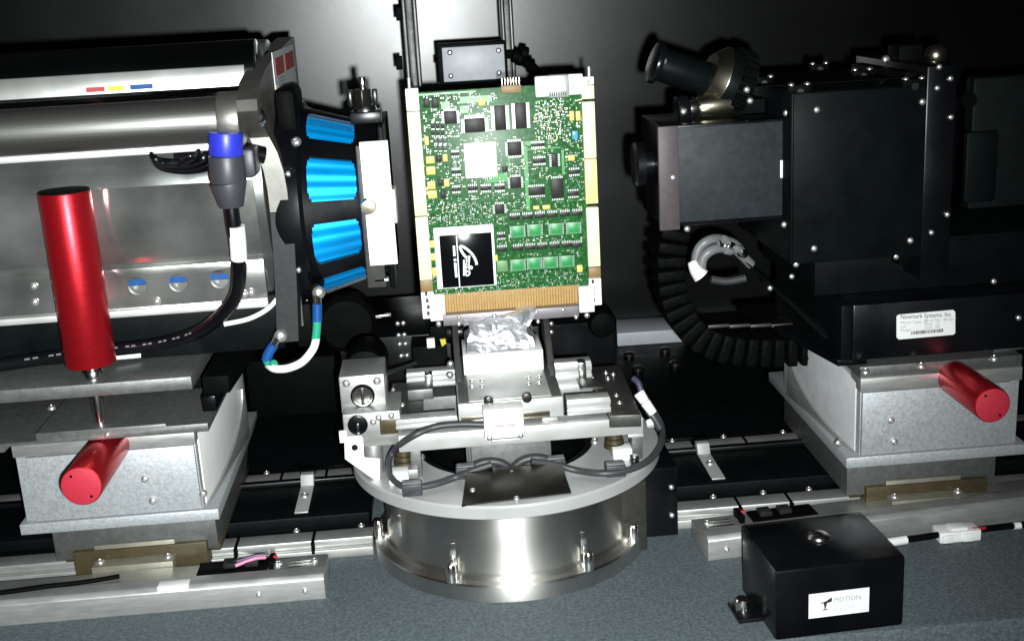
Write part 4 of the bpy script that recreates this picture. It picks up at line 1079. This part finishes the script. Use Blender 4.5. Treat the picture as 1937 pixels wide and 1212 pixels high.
for k in range(4): part('chain_bridge', box(*(lambda p: (p.x - .011, p.x + .011, .072, .076, p.z - .0015, p.z + .0015))(ay(1360 + k * 40, 617 - k * .5, .072)), .0004), PLATED, cc)
hs = thing('hose_bundle', 'looped grey hoses with a white sleeve inside the cable chain', 'hose bundle', ay(1350, 520, .05))
YH = .05
part('hose', tube([ay(1322, 520, YH), ay(1316, 495, YH), ay(1322, 470, YH), ay(1340, 455, YH), ay(1362, 452, YH + .01), ay(1390, 462, YH + .02), ay(1405, 480, YH + .03)], .0048), HOSE, hs)
part('hose', tube([ay(1326, 510, YH - .006), ay(1330, 488, YH - .006), ay(1345, 474, YH - .006), ay(1365, 469, YH), ay(1390, 472, YH + .01), ay(1420, 500, YH + .02)], .0050), HOSE, hs)
part('sleeve', tube([ay(1309, 495, YH - .004), ay(1316, 510, YH - .007), ay(1326, 522, YH - .008)], lambda t: .0045 + .004 * t), WHT, hs)
for k, (px, py) in enumerate(((1372, 450), (1382, 462), (1396, 468), (1364, 460), (1378, 471), (1405, 476))):
    part('hose_clamp', cone(ay(px - 5, py + 2, YH - .004), ay(px + 5, py + 5, YH), .0042, None, 12, .0006), CHROME if k % 2 else HOSE, hs)
part('ribbed_lead', tube([ay(1345, 528, YH), ay(1375, 532, YH), ay(1410, 526, YH)], .004), GREYC, hs)
part('black_strip', prism([ay(1412, 498, .03), ay(1424, 505, .03), ay(1580, 640, -.02), ay(1560, 640, -.02)], (0, .01, 0), .0006), BLK, hs)

# side panel with an embossed handle recess
sp_ = thing('cabinet_panel', 'dark panel with an embossed rounded grip beside the detector', 'panel', (.60, .13, .17))
ypn = .10
part('panel', fb((1822, 560), (2300, 118), ypn, .02, .004), TEAL, sp_)
a_, b_ = ay(1820, 384, ypn), ay(1888, 246, ypn)
part('grip_emboss', box(a_.x, b_.x, ypn - .004, ypn + .006, a_.z, b_.z, .0035), TEAL, sp_)
p = ay(1832, 190, ypn); part('panel_knob', cone((p.x, ypn - .002, p.z), (p.x, ypn + .004, p.z), .008, None, 24), BLKM, sp_)

# ================================================================== motion box in front
mo = thing('sensor_enclosure', 'black metal box with chrome dome and white MOTION label on the slab', 'enclosure', (.252, -.19, 0))
Rz = Matrix.Translation((.252, -.19, 0)) @ Matrix.Rotation(radians(3.6), 4, 'Z') @ Matrix.Translation((-.252, .19, 0))
def mpart(name, bm, m, par=None):
    bm.transform(Rz); return part(name, bm, m, par or mo)
mc = mpart('cover', box(.197, .3075, -.236, -.150, .002, .0655, .0030), BLK2)
mpart('base_tab', box(.178, .324, -.200, -.168, .0, .004, .0008), BLK2)
lbq = mpart('front_label', box(.225, .2765, -.2364, -.2358, .0195, .0415, .0), LBL, mc)
mpart('dome_ring', solid([(.0655, .0125), (.0662, .0125), (.0665, .010)], (.252, -.188, 0), 'z', 40), GUN, mc)
mpart('dome', solid([(.0655, .0098), (.0675, .0095), (.0695, .0080), (.0708, .0050), (.0712, .0010)], (.252, -.188, 0), 'z', 40), CHROME, mc)
bt = mpart('foot_bolt', solid([(.004, .0062), (.013, .0062), (.0145, .005), (.0145, .001)], (.1865, -.184, 0), 'z', 24), CHROME)
mpart('foot_bolt', solid([(.004, .0062), (.013, .0062), (.0145, .005), (.0145, .001)], (.3165, -.184, 0), 'z', 24), CHROME)
def mtext(s, size, x, z, m, sq=1.0):
    o = text(s, size, (x, -.2366, z), lbq, m, squeeze=sq)
    o.data.transform(Matrix.Translation(-OFF[mo.name]) @ Rz @ Matrix.Translation(OFF[mo.name]))
mtext('MOTION', .0062, .2463, .0318, INKG, .92); mtext('ENGINE', .0056, .2463, .0245, LBLG, .92)
def mico(poly):
    mpart('label_icon', prism([(x, -.2366, z) for x, z in poly], (0, -.0001, 0), 0), INK, lbq)
mico([(.2335, .0322), (.2395, .0338), (.2445, .0368), (.2445, .0330), (.2420, .0322)])
mico([(.2375, .0322), (.2405, .0322), (.2397, .0290), (.2392, .0265), (.2385, .0265), (.2382, .0290)]); mico([(.2370, .0265), (.2410, .0265), (.2410, .0257), (.2370, .0257)])
# lead with white connector
ld = thing('connector_lead', 'black lead with white connector lying along the encoder strip', 'cable', (.40, -.10, 0))
part('lead', tube([az(1640, 1035, .006), az(1685, 1024, .006), az(1740, 1017, .006), az(1790, 1008, .008)], .003), BLKM, ld)
part('lead', tube([az(1835, 1003, .008), az(1880, 998, .006), az(1937, 992, .006), az(2050, 985, .006)], .003), BLKM, ld)
part('lead_core', tube([az(1840, 1000, .010), az(1855, 999, .009), az(1872, 998, .006)], .0018), REDW, ld)
part('sleeve', tube([az(1676, 1026, .006), az(1695, 1023, .006), az(1714, 1020, .006)], .0042), WHT, ld)
a_ = az(1768, 1018, 0); b_ = az(1842, 1008, 0)
part('connector', box(a_.x, b_.x, a_.y - .012, a_.y + .008, .0, .011, .0015), WHT, ld)
part('connector_latch', box(a_.x + .012, b_.x - .012, a_.y - .009, a_.y + .004, .011, .0135, .0008), WHT, ld)
for dx in (.002, .022): part('connector_rib', box(a_.x + dx, a_.x + dx + .010, a_.y - .014, a_.y - .010, .001, .009, .0006), WHT, ld)
part('tip', tube([az(1918, 994, .0065), az(1930, 993, .0065)], .0034), WHT, ld)
